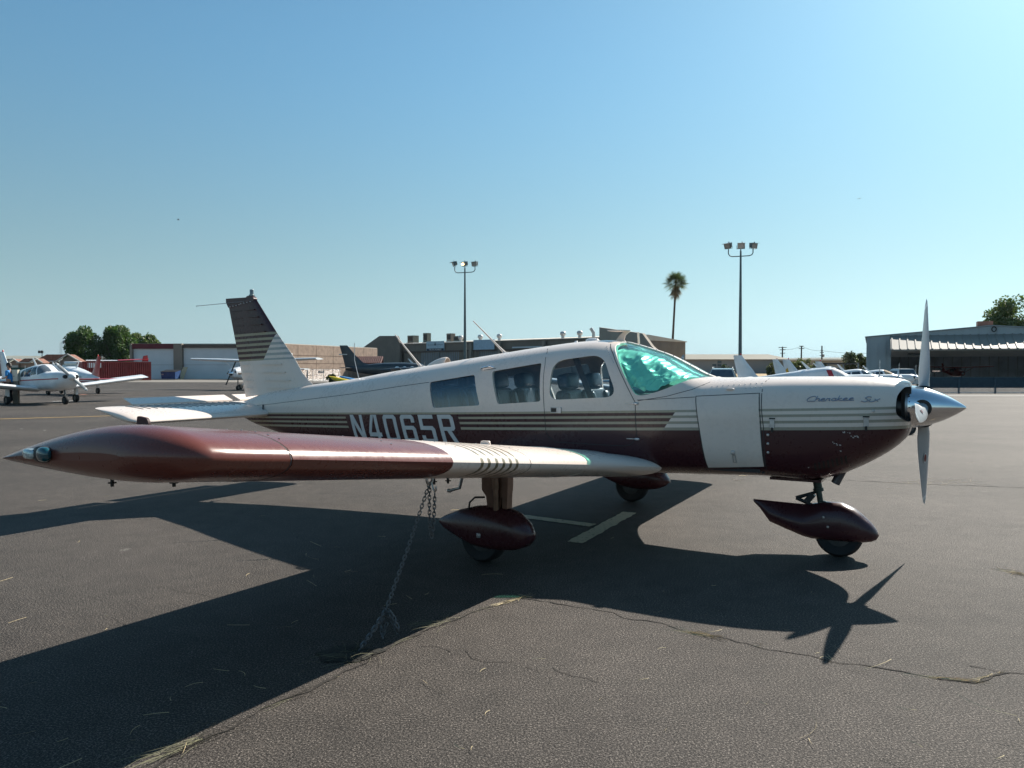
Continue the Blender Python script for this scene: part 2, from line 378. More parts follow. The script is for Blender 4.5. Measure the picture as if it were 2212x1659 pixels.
def airfoil(n=22, th=0.15, cam=0.014):
    """closed outline, x back from the leading edge 0..1, blunt trailing edge"""
    up = []; lo = []
    for i in range(n + 1):
        b = math.pi * i / n; x = (1 - math.cos(b)) / 2
        t = 5 * th * (0.2969 * math.sqrt(x) - 0.126 * x - 0.3516 * x * x + 0.2843 * x ** 3 - 0.0986 * x ** 4)
        c = cam * (2 * .45 * x - x * x) / .2025 if x < .45 else cam * (1 - .9 + .9 * x - x * x) / .3025
        up.append((x, c + t)); lo.append((x, c - t))
    return up + lo[-1:0:-1]
AF = airfoil(); AFS = airfoil(16, 0.115, 0.0)
def foil_ring(xle, y, z, chord, pitch, af=AF, th=1.0):
    c, s = math.cos(pitch), math.sin(pitch)
    return [(xle - chord * (u * c + v * th * s), y, z - chord * (u * s - v * th * c)) for u, v in af]
DIH = 0.1155; PIT = R(3.4)
def wle_z(y): return 0.797 + (abs(y) - 1.346) * DIH
def boolean(me, cutters, op):
    o = bpy.data.objects.new('t', me); C.objects.link(o); tmp = []
    for c in cutters:
        k = bpy.data.objects.new('c', c); C.objects.link(k); tmp.append(k)
        md = o.modifiers.new('b', 'BOOLEAN'); md.object = k; md.operation = op; md.solver = 'EXACT'
    dg = bpy.context.evaluated_depsgraph_get(); dg.update()
    out = bpy.data.meshes.new_from_object(o.evaluated_get(dg))
    for k in tmp + [o]: bpy.data.objects.remove(k)
    return out
def smooth(me, a=35):
    me.polygons.foreach_set('use_smooth', [True] * len(me.polygons)); me.set_sharp_from_angle(angle=R(a)); return me

# ------------------------------------------------------------------ the parked aircraft
AC = thing('light_aircraft', 'large cream and maroon single engine low wing airplane lettered N4065R in the foreground', 'airplane', PL, PA)
AC['label'] = 'big cream and maroon propeller airplane lettered N4065R filling the foreground'
W1 = rounded([(-2.158,1.406),(-1.592,1.484),(-1.491,1.192),(-2.074,1.149)], .03)
W2 = rounded([(-1.394,1.517),(-0.859,1.596),(-0.825,1.244),(-1.286,1.208)], .025)
W3 = rounded([(-0.735,1.615),(-0.255,1.672),(-0.075,1.30),(-0.735,1.258)], [.12, .13, .12, .10])
WS = rounded([(-.232,1.86),(.66,1.86),(.66,1.475),(.584,1.472),(.50,1.453),(.468,1.436),(.309,1.361),(.19,1.322),(.085,1.310),(-.155,1.676),(-.21,1.75)], [.01,.01,.01,.01,.05,.05,.08,.05,.05,.1,.04])
IN = rounded([(2.072,1.34),(2.066,1.20),(2.138,1.142),(2.5,1.142),(2.5,1.415),(2.118,1.405)], [.05,.05,.02,.01,.01,.02])
def cutter(poly, a, b): return mesh('cutter', MB().prism(poly, a, b), [M_FUS])
body = MB(); xs = body_x(-5.49, 2.0, 125) + body_x(2.0, 2.16, 14)[1:]
body.loft([ring(x) for x in xs]); body.loft([ring(x, -.028)[::-1] for x in body_x(-4.9, 1.10, 80)], mi=1); body.loft([ring(x, -.02)[::-1] for x in body_x(1.16, 2.09, 20)], mi=2)
bm_ = bpy.data.meshes.new('fuselage'); bm_.from_pydata(body.v, [], body.f); bm_.materials.append(M_FUS); bm_.materials.append(M_LINER); bm_.materials.append(M_BLACK)
bm_.polygons.foreach_set('material_index', body.mi)
# outward normals on the shell, inward on the cavity
b2 = bmesh.new(); b2.from_mesh(bm_); b2.verts.ensure_lookup_table(); n0 = len(xs) * 64
outer = [f for f in b2.faces if f.verts[0].index < n0]; inner = [f for f in b2.faces if f.verts[0].index >= n0]
bmesh.ops.recalc_face_normals(b2, faces=outer); bmesh.ops.recalc_face_normals(b2, faces=inner)
bmesh.ops.reverse_faces(b2, faces=inner); b2.to_mesh(bm_); b2.free()
def cutter2(poly, a, b): return mesh('cutter', MB().prism(poly, a, b), [M_BLACK])
inl = [cutter2(IN, -.50, -.13), cutter2(IN, .13, .50)]  # inlet cut faces blackened so the openings read as shaded
fme = boolean(bm_, [cutter(W1, -1, 1), cutter(W2, -1, 1), cutter(W3, -1, 1), cutter(WS, -1, 1)] + inl, 'DIFFERENCE')
fus = obj('fuselage', smooth(fme, 38), None, AC)
thin = MB(); xs2 = body_x(-2.4, .75, 80); thin.loft([ring(x, -.008) for x in xs2]); thin.loft([ring(x, -.013)[::-1] for x in body_x(-2.38, .73, 78)])
def thin_mesh():
    me = bpy.data.meshes.new('glass'); me.from_pydata(thin.v, [], thin.f); b = bmesh.new(); b.from_mesh(me); k0 = len(xs2) * 64; b.verts.ensure_lookup_table()
    o_ = [f for f in b.faces if f.verts[0].index < k0]; i_ = [f for f in b.faces if f.verts[0].index >= k0]
    bmesh.ops.recalc_face_normals(b, faces=o_); bmesh.ops.recalc_face_normals(b, faces=i_); bmesh.ops.reverse_faces(b, faces=i_); b.to_mesh(me); b.free(); return me
for poly, mt, nm, lb in ((W1, G_REAR, 'window', 'dark rear window'), (W2, G_CABIN, 'window', 'middle window'), (W3, G_CABIN, 'window', 'rounded front side window'), (WS, G_SHIELD, 'windshield', None)):
    for s in (-1, 1):
        me = boolean(thin_mesh(), [cutter(poly, *((-1, -.012) if s < 0 else (.012, 1)))], 'INTERSECT')
        me.materials.clear(); me.materials.append(mt); me.polygons.foreach_set('material_index', [0] * len(me.polygons))
        obj(nm, smooth(me, 40), None, AC, label=lb if s < 0 else None)
# centre strip of the windshield with screws
cs = MB(); P = []; Q = []
for x in body_x(-.22, .60, 24):
    z = sec(x)[0]; P.append([(x, -.034, z + .002), (x, .034, z + .002)]); Q.append([(x, -.034, z - .02), (x, .034, z - .02)])
cs.slab(P, Q); obj('windshield_strip', cs, M_CREAM, AC)
cs = MB()
for x in body_x(-.18, .55, 9): cs.blob((x, -.012, sec(x)[0] + .004), (.014, .014, .008), (1, 1), (8, 4))
obj('strip_screws', cs, M_CHROME, AC, kind='stuff')

# seams, door and hatch lines
sm = MB()
ribbon(sm, [(-.91,1.762),(-.853,1.695),(-.818,1.581),(-.789,1.235),(-.767,.976)], .0045)
obj('skin_seam', sm, M_SEAM, AC)
dr = MB(); ribbon(dr, [(-.767,.976),(-.74,.928),(-.665,.882),(-.34,.878),(-.018,.877),(.044,.891),(.1,.952),(.09,1.1),(.086,1.253),(-.031,1.449),(-.114,1.579),(-.181,1.676),(-.262,1.768)], .0055)
obj('door_outline', dr, M_SEAM, AC)
for pts in ([(-5.1,1.085),(-4.831,1.107),(-3.331,1.263),(-2.575,1.359),(-2.17,1.405)], [(-1.50,1.53),(-1.36,1.545)], [(.11,1.27),(.35,1.31),(.55,1.37),(.66,1.43)], [(.10,1.275),(.585,1.308)]): sm = MB(); ribbon(sm, pts, .0042); obj('skin_seam', sm, M_SEAM, AC)
sm = MB(); ribbon(sm, [(1.13,1.462),(1.12,1.44),(1.116,1.376),(1.126,1.2),(1.141,1.072),(1.153,.70)], .006)
obj('cowl_seam', sm, M_SEAM, AC)
hd = MB(); patch(hd, [(.597,1.309),(1.094,1.341),(1.137,.765),(.692,.730)], off=.007, th=.011, nu=12, nv=14)
hatch = obj('baggage_door', hd, M_CREAM, AC, smooth=30, label='plain cream baggage door')
sm = MB(); ribbon(sm, [(.591,1.314),(1.101,1.347),(1.144,.760),(.686,.724)], .006, closed=True, off=.002); obj('baggage_door_gap', sm, M_SEAM, AC)
k = MB(); p = normal_off(.905, .868, -1, .01); k.blob(p, (.035, .014, .035), (.6, 1), (12, 8)); obj('lock', k, M_STEEL, hatch)
k = MB(); ribbon(k, [(.902,.845),(.904,.79),(.926,.79),(.924,.845)], .004, off=.0115, closed=True); obj('latch_mark', k, M_STEEL, hatch)
# handles
k = MB(); p = normal_off(-.66, 1.17, -1, .006)
k.box(p, (.105, .014, .05)); obj('door_handle', k, M_STEEL, AC); k = MB(); k.box(p + Vector((-.02, -.006, 0)), (.05, .01, .036)); obj('door_handle_paddle', k, M_BLACK, AC)
k = MB(); k.tube([normal_off(-1.532,1.53,-1,.0),normal_off(-1.51,1.533,-1,.03),normal_off(-1.42,1.549,-1,.03),normal_off(-1.394,1.553,-1,0)], .011, 8); obj('grab_handle', k, M_CHROME, AC, smooth=50)
for x, z in ((.092, 1.245), (.106, .943)):
    k = MB(); p = normal_off(x, z, -1, .006); k.blob(p, (.05, .02, .022), (.7, .7), (10, 6)); k.box(p + Vector((-.06, 0, 0)), (.07, .006, .006)); obj('door_hinge', k, M_STEEL, AC)
k = MB(); p = normal_off(.86, 1.372, -1, .006); k.blob(p, (.07, .03, .022), (.8, .8), (12, 6)); obj('step_light', k, M_CREAM, AC, smooth=60)
# cowl latches and details
for x, z in ((1.206, 1.10), (1.873, 1.13)):
    k = MB(); q = [(x-.017,z+.045),(x+.017,z+.045),(x+.017,z-.025),(x-.017,z-.025)]; patch(k, q, off=.008, th=.01, nu=2, nv=3); la = obj('cowl_latch', k, M_STEEL, AC)
    k = MB(); patch(k, [(x-.022,z+.056),(x+.022,z+.056),(x+.022,z+.046),(x-.022,z+.046)], off=.006, th=.006, nu=2, nv=1); obj('latch_slot', k, M_BLACK, la); k = MB(); patch(k, [(x-.007,z-.02),(x+.007,z-.02),(x+.007,z-.055),(x-.007,z-.055)], off=.012, th=.01, nu=1, nv=2); obj('latch_hook', k, M_BLACK, la)
for z in (1.02, .95, .88):
    k = MB(); k.blob(normal_off(1.175, z, -1, .003), (.022, .012, .022), (.6, 1), (10, 6)); obj('cowl_fastener', k, M_STEEL, AC)
k = MB(); k.blob(normal_off(1.92, 1.225, -1, .002), (.022, .008, .022), (.6, 1), (10, 6)); obj('cowl_fastener', k, M_STEEL, AC)
for i in range(8):
    x = 1.515 + i * .031; z = .812 + i * .0092
    k = MB(); ribbon(k, [(x, z), (x + .004, z - .062)], .013, off=.003, step=.015); obj('cooling_slot', k, M_BLACK, AC)
k = MB(); random.seed(3)
for cx, cz, n in ((1.744, 1.056, 6), (1.80, 1.028, 7), (1.664, .975, 3), (1.672, .955, 2), (1.69, .92, 1), (1.44, .765, 1)):
    for i in range(n):
        x = cx + random.uniform(-.03, .03); z = cz + random.uniform(-.008, .008); r = random.uniform(.0015, .0042)
        patch(k, [(x-r*1.6, z+r),(x+r*1.4, z+r*.6),(x+r*1.8, z-r*.7),(x-r, z-r)], off=.0012, th=.002, nu=1, nv=1)
obj('paint_chips', k, M_LETTER, AC, kind='stuff')
# rivets
k = MB()
for a, b, n in (((.70,1.395),(1.10,1.428),10),((.985,1.385),(1.10,1.395),4),((-.27,1.74),(-.15,1.60),9)):
    for i in range(n):
        t = i / (n - 1); k.blob(normal_off(a[0]+(b[0]-a[0])*t, a[1]+(b[1]-a[1])*t, -1, .001), (.009, .009, .009), (1, 1), (6, 4))
obj('rivets', k, M_STEEL, AC, kind='stuff')

# registration letters: strokes on a 4 x 6 cell
T = .235
LET = {'N': [[(0,0),(T,0),(T,1),(0,1)],[(1-T,0),(1,0),(1,1),(1-T,1)],[(0,1),(T*1.15,1),(1,0),(1-T*1.15,0)]],
 '4': [[(.62,0),(.62+T,0),(.62+T,1),(.62,1)],[(0,.18),(1,.18),(1,.33),(0,.33)],[(0,.33),(.20,.33),(.62,1),(.40,1)]],
 '0': [[(0,.1),(T,.1),(T,.9),(0,.9)],[(1-T,.1),(1,.1),(1,.9),(1-T,.9)],[(.13,0),(.87,0),(.87,.14),(.13,.14)],[(.13,.86),(.87,.86),(.87,1),(.13,1)],[(0,.1),(.13,0),(.3,.14),(T,.16)],[(1,.1),(.87,0),(.7,.14),(1-T,.16)],[(0,.9),(.13,1),(.3,.86),(T,.84)],[(1,.9),(.87,1),(.7,.86),(1-T,.84)]],
 '6': [[(0,.1),(T,.1),(T,.9),(0,.9)],[(1-T,.1),(1,.1),(1,.5),(1-T,.5)],[(.13,0),(.87,0),(.87,.14),(.13,.14)],[(.13,.86),(.87,.86),(.87,1),(.13,1)],[(T,.46),(.87,.46),(.87,.6),(T,.6)],[(1-T,.72),(1,.72),(1,.9),(1-T,.9)],[(0,.1),(.13,0),(.3,.14),(T,.16)],[(1,.1),(.87,0),(.7,.14),(1-T,.16)],[(0,.9),(.13,1),(.3,.86),(T,.84)],[(1,.9),(.87,1),(.7,.86),(1-T,.84)],[(1,.5),(.87,.6),(.7,.46),(1-T,.44)]],
 '5': [[(0,.86),(1,.86),(1,1),(0,1)],[(0,.52),(T,.52),(T,.86),(0,.86)],[(0,.46),(.87,.46),(.87,.6),(0,.6)],[(1-T,.1),(1,.1),(1,.5),(1-T,.5)],[(.13,0),(.87,0),(.87,.14),(.13,.14)],[(0,.1),(T,.1),(T,.26),(0,.26)],[(0,.1),(.13,0),(.3,.14),(T,.16)],[(1,.1),(.87,0),(.7,.14),(1-T,.16)],[(1,.5),(.87,.6),(.7,.46),(1-T,.44)]],
 'R': [[(0,0),(T,0),(T,1),(0,1)],[(T,.86),(.87,.86),(.87,1),(T,1)],[(T,.44),(.87,.44),(.87,.57),(T,.57)],[(1-T,.52),(1,.52),(1,.9),(1-T,.9)],[(1,.9),(.87,1),(.7,.86),(1-T,.84)],[(1,.52),(.87,.44),(.7,.57),(1-T,.58)],[(1-T,0),(1.03,0),(.72,.44),(.45,.44)]]}
LET['1'] = [[(.38,0),(.62,0),(.62,1),(.38,1)]]; LET['7'] = [[(0,.84),(1,.84),(1,1),(0,1)],[(.3,0),(.55,0),(1,.84),(.72,.84)]]
LET['9'] = [[(1 - a, 1 - b) for a, b in q] for q in LET['6']]; LET['2'] = [[(0,.86),(1,.86),(1,1),(0,1)],[(1-T,.5),(1,.5),(1,.86),(1-T,.86)],[(0,.44),(1,.44),(1,.58),(0,.58)],[(0,.14),(T,.14),(T,.44),(0,.44)],[(0,0),(1,0),(1,.14),(0,.14)]]
for i, ch in enumerate('N4065R'):
    k = MB(); x0 = -3.325 + i * .2605
    for j, st in enumerate(LET[ch]):
        q = []
        for u, v in st:
            x = x0 + u * .195 + (1 - v) * .085; s = .876 + v * .283; q.append((x, s + .037 * x))
        patch(k, q, off=.0022 + .0002 * j, th=.003, nu=4, nv=4)
    obj('registration_letter', k, M_LETTER, AC)
# chrome script on the cowl, drawn as pen strokes
def script(mb, strokes, x0, z0, sx, sz, rad):
    for st in strokes:
        pts = [Vector((a, b)) for a, b in st]; f = []
        for i in range(len(pts) - 1):
            for t in range(4):
                p0, p1, p2, p3 = pts[max(i-1,0)], pts[i], pts[i+1], pts[min(i+2, len(pts)-1)]; u = t / 4
                f.append(.5 * (2*p1 + (p2-p0)*u + (2*p0-5*p1+4*p2-p3)*u*u + (3*p1-p0-3*p2+p3)*u**3))
        f.append(pts[-1])
        mb.tube([normal_off(x0 + (p.x + p.y * .35) * sx, z0 + p.y * sz + .037 * (p.x * sx), -1, .004) for p in f], rad, 6)
a_e = [(0,0),(.3,.28),(.5,.30),(.48,.5),(.25,.5),(.1,.25),(.25,.02),(.6,0),(.75,.05)]
def at_(st, dx): return [(a + dx, b) for a, b in st]
ch_ = [[(1.0,.8),(.75,1.0),(.3,.85),(.05,.4),(.2,.03),(.6,0),(1.15,.02)], [(1.15,1.0),(1.15,.02)], [(1.15,.3),(1.4,.5),(1.6,.45),(1.62,.05),(1.8,0)], at_(a_e,1.75), [(2.5,0),(2.55,.45),(2.6,.5),(2.75,.42),(2.9,.5),(2.95,.05),(3.1,0)],
 [(3.7,.45),(3.4,.5),(3.2,.25),(3.4,0),(3.7,.1),(3.72,.45),(3.74,.05),(3.95,0)], [(3.95,1.0),(3.95,0)], [(4.4,.5),(4.0,.22),(4.4,.02),(4.6,0)], at_(a_e,4.55), at_(a_e,5.3)]
k = MB(); script(k, ch_, 1.452, 1.290, .0555, .038, .0030)
obj('cowl_script', k, pm('shaded_script_chrome', (.25, .30, .42), .3, .4, .1, 20), AC, smooth=60)  # chrome word tinted dark and bluish, its shaded reflection put into the colour
six = [[(1.0,.85),(.6,1.0),(.3,.75),(.6,.5),(.8,.25),(.5,0),(0,.15)], [(1.0,.5),(1.0,.05),(1.3,0),(1.5,.03)], [(1.5,.5),(1.75,.3),(2.1,0)], [(2.15,.5),(1.8,.25),(1.5,0)]]
k = MB(); script(k, six, 1.835, 1.292, .055, .038, .0040); obj('cowl_script', k, pm('lit_script_chrome', (.36, .39, .45), .25, .5, .05, 20), AC, smooth=60)  # same chrome in a paler tint, imitating the lit word

# engine bay, cabin furniture
k = MB(); k.loft([ring(x, -.045) for x in body_x(1.18, 2.0, 8)]); obj('inlet_dark_fill', k, M_BLACK, AC)  # black fill added inside the cowl to make the inlets look dark
k = MB(); k.box((1.12, 0, 1.0), (.02, .9, .6)); k.box((-.6, 0, .72), (3.4, .96, .03)); obj('cabin_floor', k, pm('cabin_carpet', (.05, .045, .045), .95), AC)
k = MB(); k.blob((.42, 0, 1.17), (.26, 1.0, .34), (.3, .3), (20, 12)); obj('instrument_panel', k, M_BLACK, AC, smooth=40)
def seat(x, y, rec=.2, sc=1.0):
    st = MB(); Mx = Matrix.Translation((x, y, .925)) @ Matrix.Rotation(-rec, 4, 'Y')
    st.blob((.2, 0, -.02), (.50, .46, .17), (.35, .35), (20, 10), Matrix.Translation((x, y, .94)))
    s_ = obj('seat', st, M_LEATHER, AC, smooth=60)
    b = MB(); b.blob((0, 0, .18), (.12, .45, .50), (.3, .35), (20, 12), Mx)
    for e in (-.17, .17): b.blob((.045, e, .18), (.10, .11, .44), (.5, .5), (12, 8), Mx)
    obj('backrest', b, M_LEATHER, s_, smooth=60)
    h = MB(); h.blob((.01, 0, .505), (.13, .29, .155), (.45, .5), (20, 12), Mx); obj('headrest', h, M_LEATHER, s_, smooth=60)
    return s_
for x in (-.62, -1.40):
    for y in (-.27, .27): seat(x, y)
for y in (-.24, .24): seat(-2.03, y, .22)
for x0, y0, x1, y1 in ((-.60, -.40, -.60, -.22), (-.56, .42, -.62, .20)):
    k = MB(); k.loft([[(x0-.03+dx, y0, 1.70) , (x0+.03+dx, y0, 1.70), (x0+.03+dx, y0+.004, 1.70), (x0-.03+dx, y0+.004, 1.70)] if i == 0 else [(x1-.03+dx, y1, 1.12), (x1+.03+dx, y1, 1.12), (x1+.03+dx, y1+.004, 1.12), (x1-.03+dx, y1+.004, 1.12)] for i, dx in ((0, 0), (1, .16))])
    obj('shoulder_belt', k, M_BLACK, AC)
# crumpled foil shade inside the windshield: a separate, loose thing
def foil_pt(x, z, s, u, v):
    zt = sec(x)[0]; z = min(z, zt - .024); y = max(skin_y(x, z, -.035), 0.0)
    q = Vector((x * 7, z * 9, s * 3.1))
    r = 1 - abs(mnoise.noise(q * .8 + Vector((q.y * .7, q.x * .3, 0)))) * 2; r2 = 1 - abs(mnoise.noise(q * 2.7)) * 2
    d = -.012 + .024 * r + .011 * r2
    return (x - .030 - d * .4, s * max(y - .012 + d * .8, .002), z - .012 + d * .8)
XL = [(-.20,1.62),(-.1,1.52),(.0,1.44),(.05,1.395),(.085,1.402),(.17,1.36),(.26,1.358),(.35,1.405),(.41,1.455),(.50,1.47),(.58,1.455)]
def foil_low(x): return float(np.interp(x, [a for a, b in XL], [b for a, b in XL]))
k = MB()
for s in (-1, 1):
    P = []; Q = []
    for i in range(111):
        x = -.19 + .765 * i / 110; lo = foil_low(x); hi = sec(x)[0] - .022; r_ = []; q_ = []
        for j in range(49):
            v = j / 48; z = lo + max(hi - lo, .004) * (1 - (1 - v) ** 1.5); p = foil_pt(x, z, s, i, j); r_.append(p); q_.append((p[0] - .002, p[1] - s * .002, p[2] - .002))
        P.append(r_); Q.append(q_)
    k.slab(P, Q)
M_FOIL0 = pm('silver_foil', (.90, .91, .91), .32, .25, .04, 12)
M_FOIL = M_FOIL0; nt = M_FOIL.node_tree; tr = nt.nodes.new('ShaderNodeBsdfTranslucent'); tr.inputs[0].default_value = (.9, .95, .93, 1); ms = nt.nodes.new('ShaderNodeMixShader'); ms.inputs[0].default_value = .35
nt.links.new(nt.nodes['Principled BSDF'].outputs[0], ms.inputs[1]); nt.links.new(tr.outputs[0], ms.inputs[2]); nt.links.new(ms.outputs[0], nt.nodes['Material Output'].inputs[0])
fo = obj('foil_sunshade', k, M_FOIL, smooth=22, label='crumpled silver foil sun shade behind the green tinted windshield', cat='sun shade')
fo.matrix_world = LM.copy()

# wings: centre panel + tip, each side
def wing_rings(side, ys):
    out = []
    for a in ys:
        e = max(0, a - 4.83) / .175; e = min(e, 1); k_ = math.sqrt(max(1 - e * e, 0.0)); ch = 1.6
        thk = .12 + .88 * k_; dx = .34 * (1 - k_); c2 = ch - dx - .42 * min(max(0, (a - 4.74) / .265), 1) ** 1.3
        out.append(foil_ring(0.0 - dx, side * a, wle_z(a) - dx * math.sin(PIT), c2, PIT, AF, thk * ch / c2))
    return out
for side in (-1, 1):
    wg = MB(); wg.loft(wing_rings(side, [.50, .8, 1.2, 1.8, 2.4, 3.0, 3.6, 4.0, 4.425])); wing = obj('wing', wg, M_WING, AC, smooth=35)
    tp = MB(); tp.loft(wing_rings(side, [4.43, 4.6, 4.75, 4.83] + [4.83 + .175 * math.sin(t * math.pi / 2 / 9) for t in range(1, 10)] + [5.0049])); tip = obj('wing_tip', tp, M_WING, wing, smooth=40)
    # root fairing reaching forward along the fuselage
    rf = MB(); rr = []
    for i in range(11):
        t = i / 10; a = 1.36 - .86 * t; fx = .29 * (t ** 1.5); rr.append(foil_ring(fx, side * a, wle_z(a) + .010 * t - fx * .03, 1.62 + fx, PIT, AF, (1.03 - .20 * t) * (1.6 / (1.6 + fx))))
    rf.loft(rr); obj('wing_root_fairing', rf, M_CREAM, wing, smooth=40)
    for a in (4.432, 2.29):
        sb = MB(); o_ = foil_ring(.001, side * a, wle_z(a), 1.602, PIT, AF, 1.006); sb.loft([o_, [(p[0], p[1] + side * .006, p[2]) for p in o_]], True); obj('wing_seam', sb, M_SEAM, wing)
    rv = MB()
    for a in (1.42, 2.24, 3.0, 3.6, 4.38):
        o_ = foil_ring(.0, side * a, wle_z(a), 1.6, PIT)
        for q in range(4, 18): rv.blob((o_[q][0], o_[q][1], o_[q][2] + .0012), (.011, .011, .006), (1, 1), (6, 3))
    obj('wing_rivets', rv, M_STEEL, wing, kind='stuff')
    # fuel caps
    for a, x, big in ((4.65, -.70, 1), (2.2, -.42, 0)):
        zz = wle_z(a) + (.088 if big else .088) - .012
        k = MB()
        if big:
            k.lathe([(.085, -.02), (.088, .006), (.07, .014), (.03, .016)], 24, Matrix.Translation((x, side * a, zz))); cap = obj('fuel_cap', k, M_MAR, tip, smooth=40)
            k = MB(); k.box((x, side * a, zz + .038), (.075, .018, .062), taper=.85); obj('cap_lever', k, M_MAR, cap) if False else None
            k2 = MB(); k2.prism(rounded([(x-.046, zz+.004),(x+.042, zz+.004),(x+.042, zz+.05),(x+.03, zz+.068),(x-.04, zz+.076)], .012, 3), side*a-.006, side*a+.006); obj('fuel_cap_lever', k2, pm('dark_maroon', (.05, .02, .02), .6), wing)
        else:
            k.lathe([(.07, -.01), (.07, .012), (.045, .02)], 20, Matrix.Translation((x, side * a, zz - .006))); k.prism(rounded([(x-.045, zz+.006),(x+.045, zz+.006),(x+.036, zz+.062),(x-.036, zz+.062)], .014, 3), side*a-.006, side*a+.006); obj('fuel_cap', k, M_CREAM, wing, smooth=40)
# navigation light cluster on the near tip
k = MB(); k.blob((-.86, -5.006, 1.183), (.11, .05, .07), (.7, .7), (16, 10)); nl = obj('light_housing', k, M_BLACK, AC, smooth=60)
k = MB(); k.blob((-.825, -5.022, 1.186), (.075, .045, .062), (.8, .8), (16, 10)); obj('green_navigation_light', k, pm('green_lens', (.005, .06, .075), .06, 0, .3, 30, coat=1), AC, smooth=60)
k = MB(); k.blob((-.93, -5.022, 1.183), (.085, .042, .045), (.7, .9), (16, 10)); obj('strobe_light', k, pm('clear_lens', (.5, .58, .58), .08, .3, .5, 60, coat=1), AC, smooth=60)
for x, y, z in ((-1.02, -4.6, 1.0), (-.56, -4.6, 1.035), (-.36, -2.9, .838), (-.38, -2.72, .82)):
    k = MB(); k.tube([(x, y, z + .05), (x, y, z - .02)], .008, 8); k.tube([(x, y, z + .0), (x, y, z - .004)], .02, 10); obj('fuel_drain', k, M_BLACK, AC)
k = MB()
for i in range(17):
    a = i * 2 * math.pi / 16; k.v += []
k.tube([(-.285, -3.05 + .03 * math.cos(i * math.pi / 8), .878 + .03 * math.sin(i * math.pi / 8)) for i in range(17)], .009, 8, False); k.box((-.285, -3.05, .925), (.06, .03, .05)); obj('tie_down_ring', k, M_STEEL, AC, smooth=60)
k = MB(); k.tube([(-.732, -2.0, .80), (-.777, -2.0, .642), (-.87, -2.0, .615)], [.012, .012, .012], 8); k.blob((-.87, -2.0, .615), (.045, .03, .03), (.8, .8), (8, 6)); obj('pitot_mast', k, M_STEEL, AC, smooth=40)

# fin, rudder, tail plane
def fin_loft(mb, le, te, th0, th1, n=12, mode=0):
    """le, te: matching lists of (x, z); symmetric thickness along the chord"""
    rings = []
    for i, (a, b) in enumerate(zip(le, te)):
        t = i / (len(le) - 1); th = th0 + (th1 - th0) * t; rows = []
        for k_ in range(n + 1):
            u = k_ / n; y = th * 1.6 * (math.sqrt(u) * (1 - u) * 1.2 + .10 * (1 - u) * u + .035 * (1 - u) + .03 * u) if u > 0 else 0.001
            if mode == 1: y = max(th / 2 * math.sqrt(max(1 - (1 - u) ** 2.4, 0)) * (.6 + .4 * (1 - u)), .001)
            if mode == 2: y = th / 2 * (1 - u) * .9 + .004
            rows.append((a[0] + (b[0] - a[0]) * u, y, a[1] + (b[1] - a[1]) * u))
        rings.append(rows + [(p[0], -p[1], p[2]) for p in reversed(rows)])
    return mb.loft(rings)
hinge = [(-5.174,1.21),(-5.21,1.36),(-5.25,1.5),(-5.285,1.64),(-5.365,1.97),(-5.45,2.335)]
lead = [(-4.24,1.345),(-4.33,1.40),(-4.42,1.48),(-4.56,1.668),(-4.875,2.003),(-5.235,2.43)]
k = MB(); fin_loft(k, lead, hinge, .12, .09, 12, 1); k.prism(rounded([(-5.235,2.42),(-5.27,2.462),(-5.37,2.47),(-5.40,2.44),(-5.45,2.33),(-5.3,2.36)], .02), -.028, .028); fin = obj('fin', k, M_FIN, AC, smooth=40)
rt = [(-5.432,1.178),(-5.475,1.36),(-5.51,1.5),(-5.553,1.655),(-5.64,1.98),(-5.735,2.335)]
k = MB(); fin_loft(k, [(x + .012, z) for x, z in hinge], rt, .066, .048, 8, 2)
k.prism([(-5.458,2.335),(-5.735,2.335),(-5.775,2.40),(-5.778,2.452),(-5.41,2.452)], -.018, .018); rud = obj('rudder', k, M_FIN, AC, smooth=40)
hz = MB(); hz.prism([(-5.19,1.25),(-5.30,1.66),(-5.455,2.33),(-5.47,2.33),(-5.315,1.66),(-5.20,1.25)], -.05, .05, 'y'); 
for i, z in enumerate((2.29, 2.195, 2.10, 2.01, 1.60, 1.50, 1.40, 1.305)):
    xh = float(np.interp(z, [q[1] for q in hinge], [q[0] for q in hinge])); xl = float(np.interp(z, [q[1] for q in lead], [q[0] for q in lead])); xt = float(np.interp(z, [q[1] for q in rt], [q[0] for q in rt]))
    for s in (-1, 1):
        bd = MB(); bd.box(((xh * .8 + xl * .2 + xh * .3 + xl * .7) / 2, s * .044, z), ((xl - xh) * .5, .02, .012)); obj('stiffening_bead', bd, M_FIN, fin); bd = MB(); bd.box(((xh - .02 + xt + .04) / 2, s * .018, z - .008), (abs(xh - xt) - .1, .02, .010)); obj('stiffening_bead', bd, M_FIN, rud)
k = MB()
for i in range(8): k.blob((-5.69 + i * .058, -.05 if i > 3 else -.026, 2.342 + i * .007), (.014, .02, .014), (1, 1), (8, 4))
obj('fin_screws', k, M_LETTER, fin, kind='stuff')
k = MB(); k.lathe([(.04, 0), (.04, .012), (.026, .018), (.026, .075), (.022, .08)], 16, Matrix.Translation((-5.31, 0, 2.468))); obj('tail_beacon', k, pm('grey_lens', (.16, .2, .21), .2, 0, .2, 30, coat=.6), AC, smooth=40)
k = MB(); k.tube([(-5.40, -.02, 2.40), (-6.30, -.06, 2.375)], .0035, 6); k.blob((-6.30, -.06, 2.375), (.02, .014, .014), (1, 1), (6, 4)); obj('tail_wire_antenna', k, M_STEEL, AC)
AFST = airfoil(16, 0.14, 0.0)
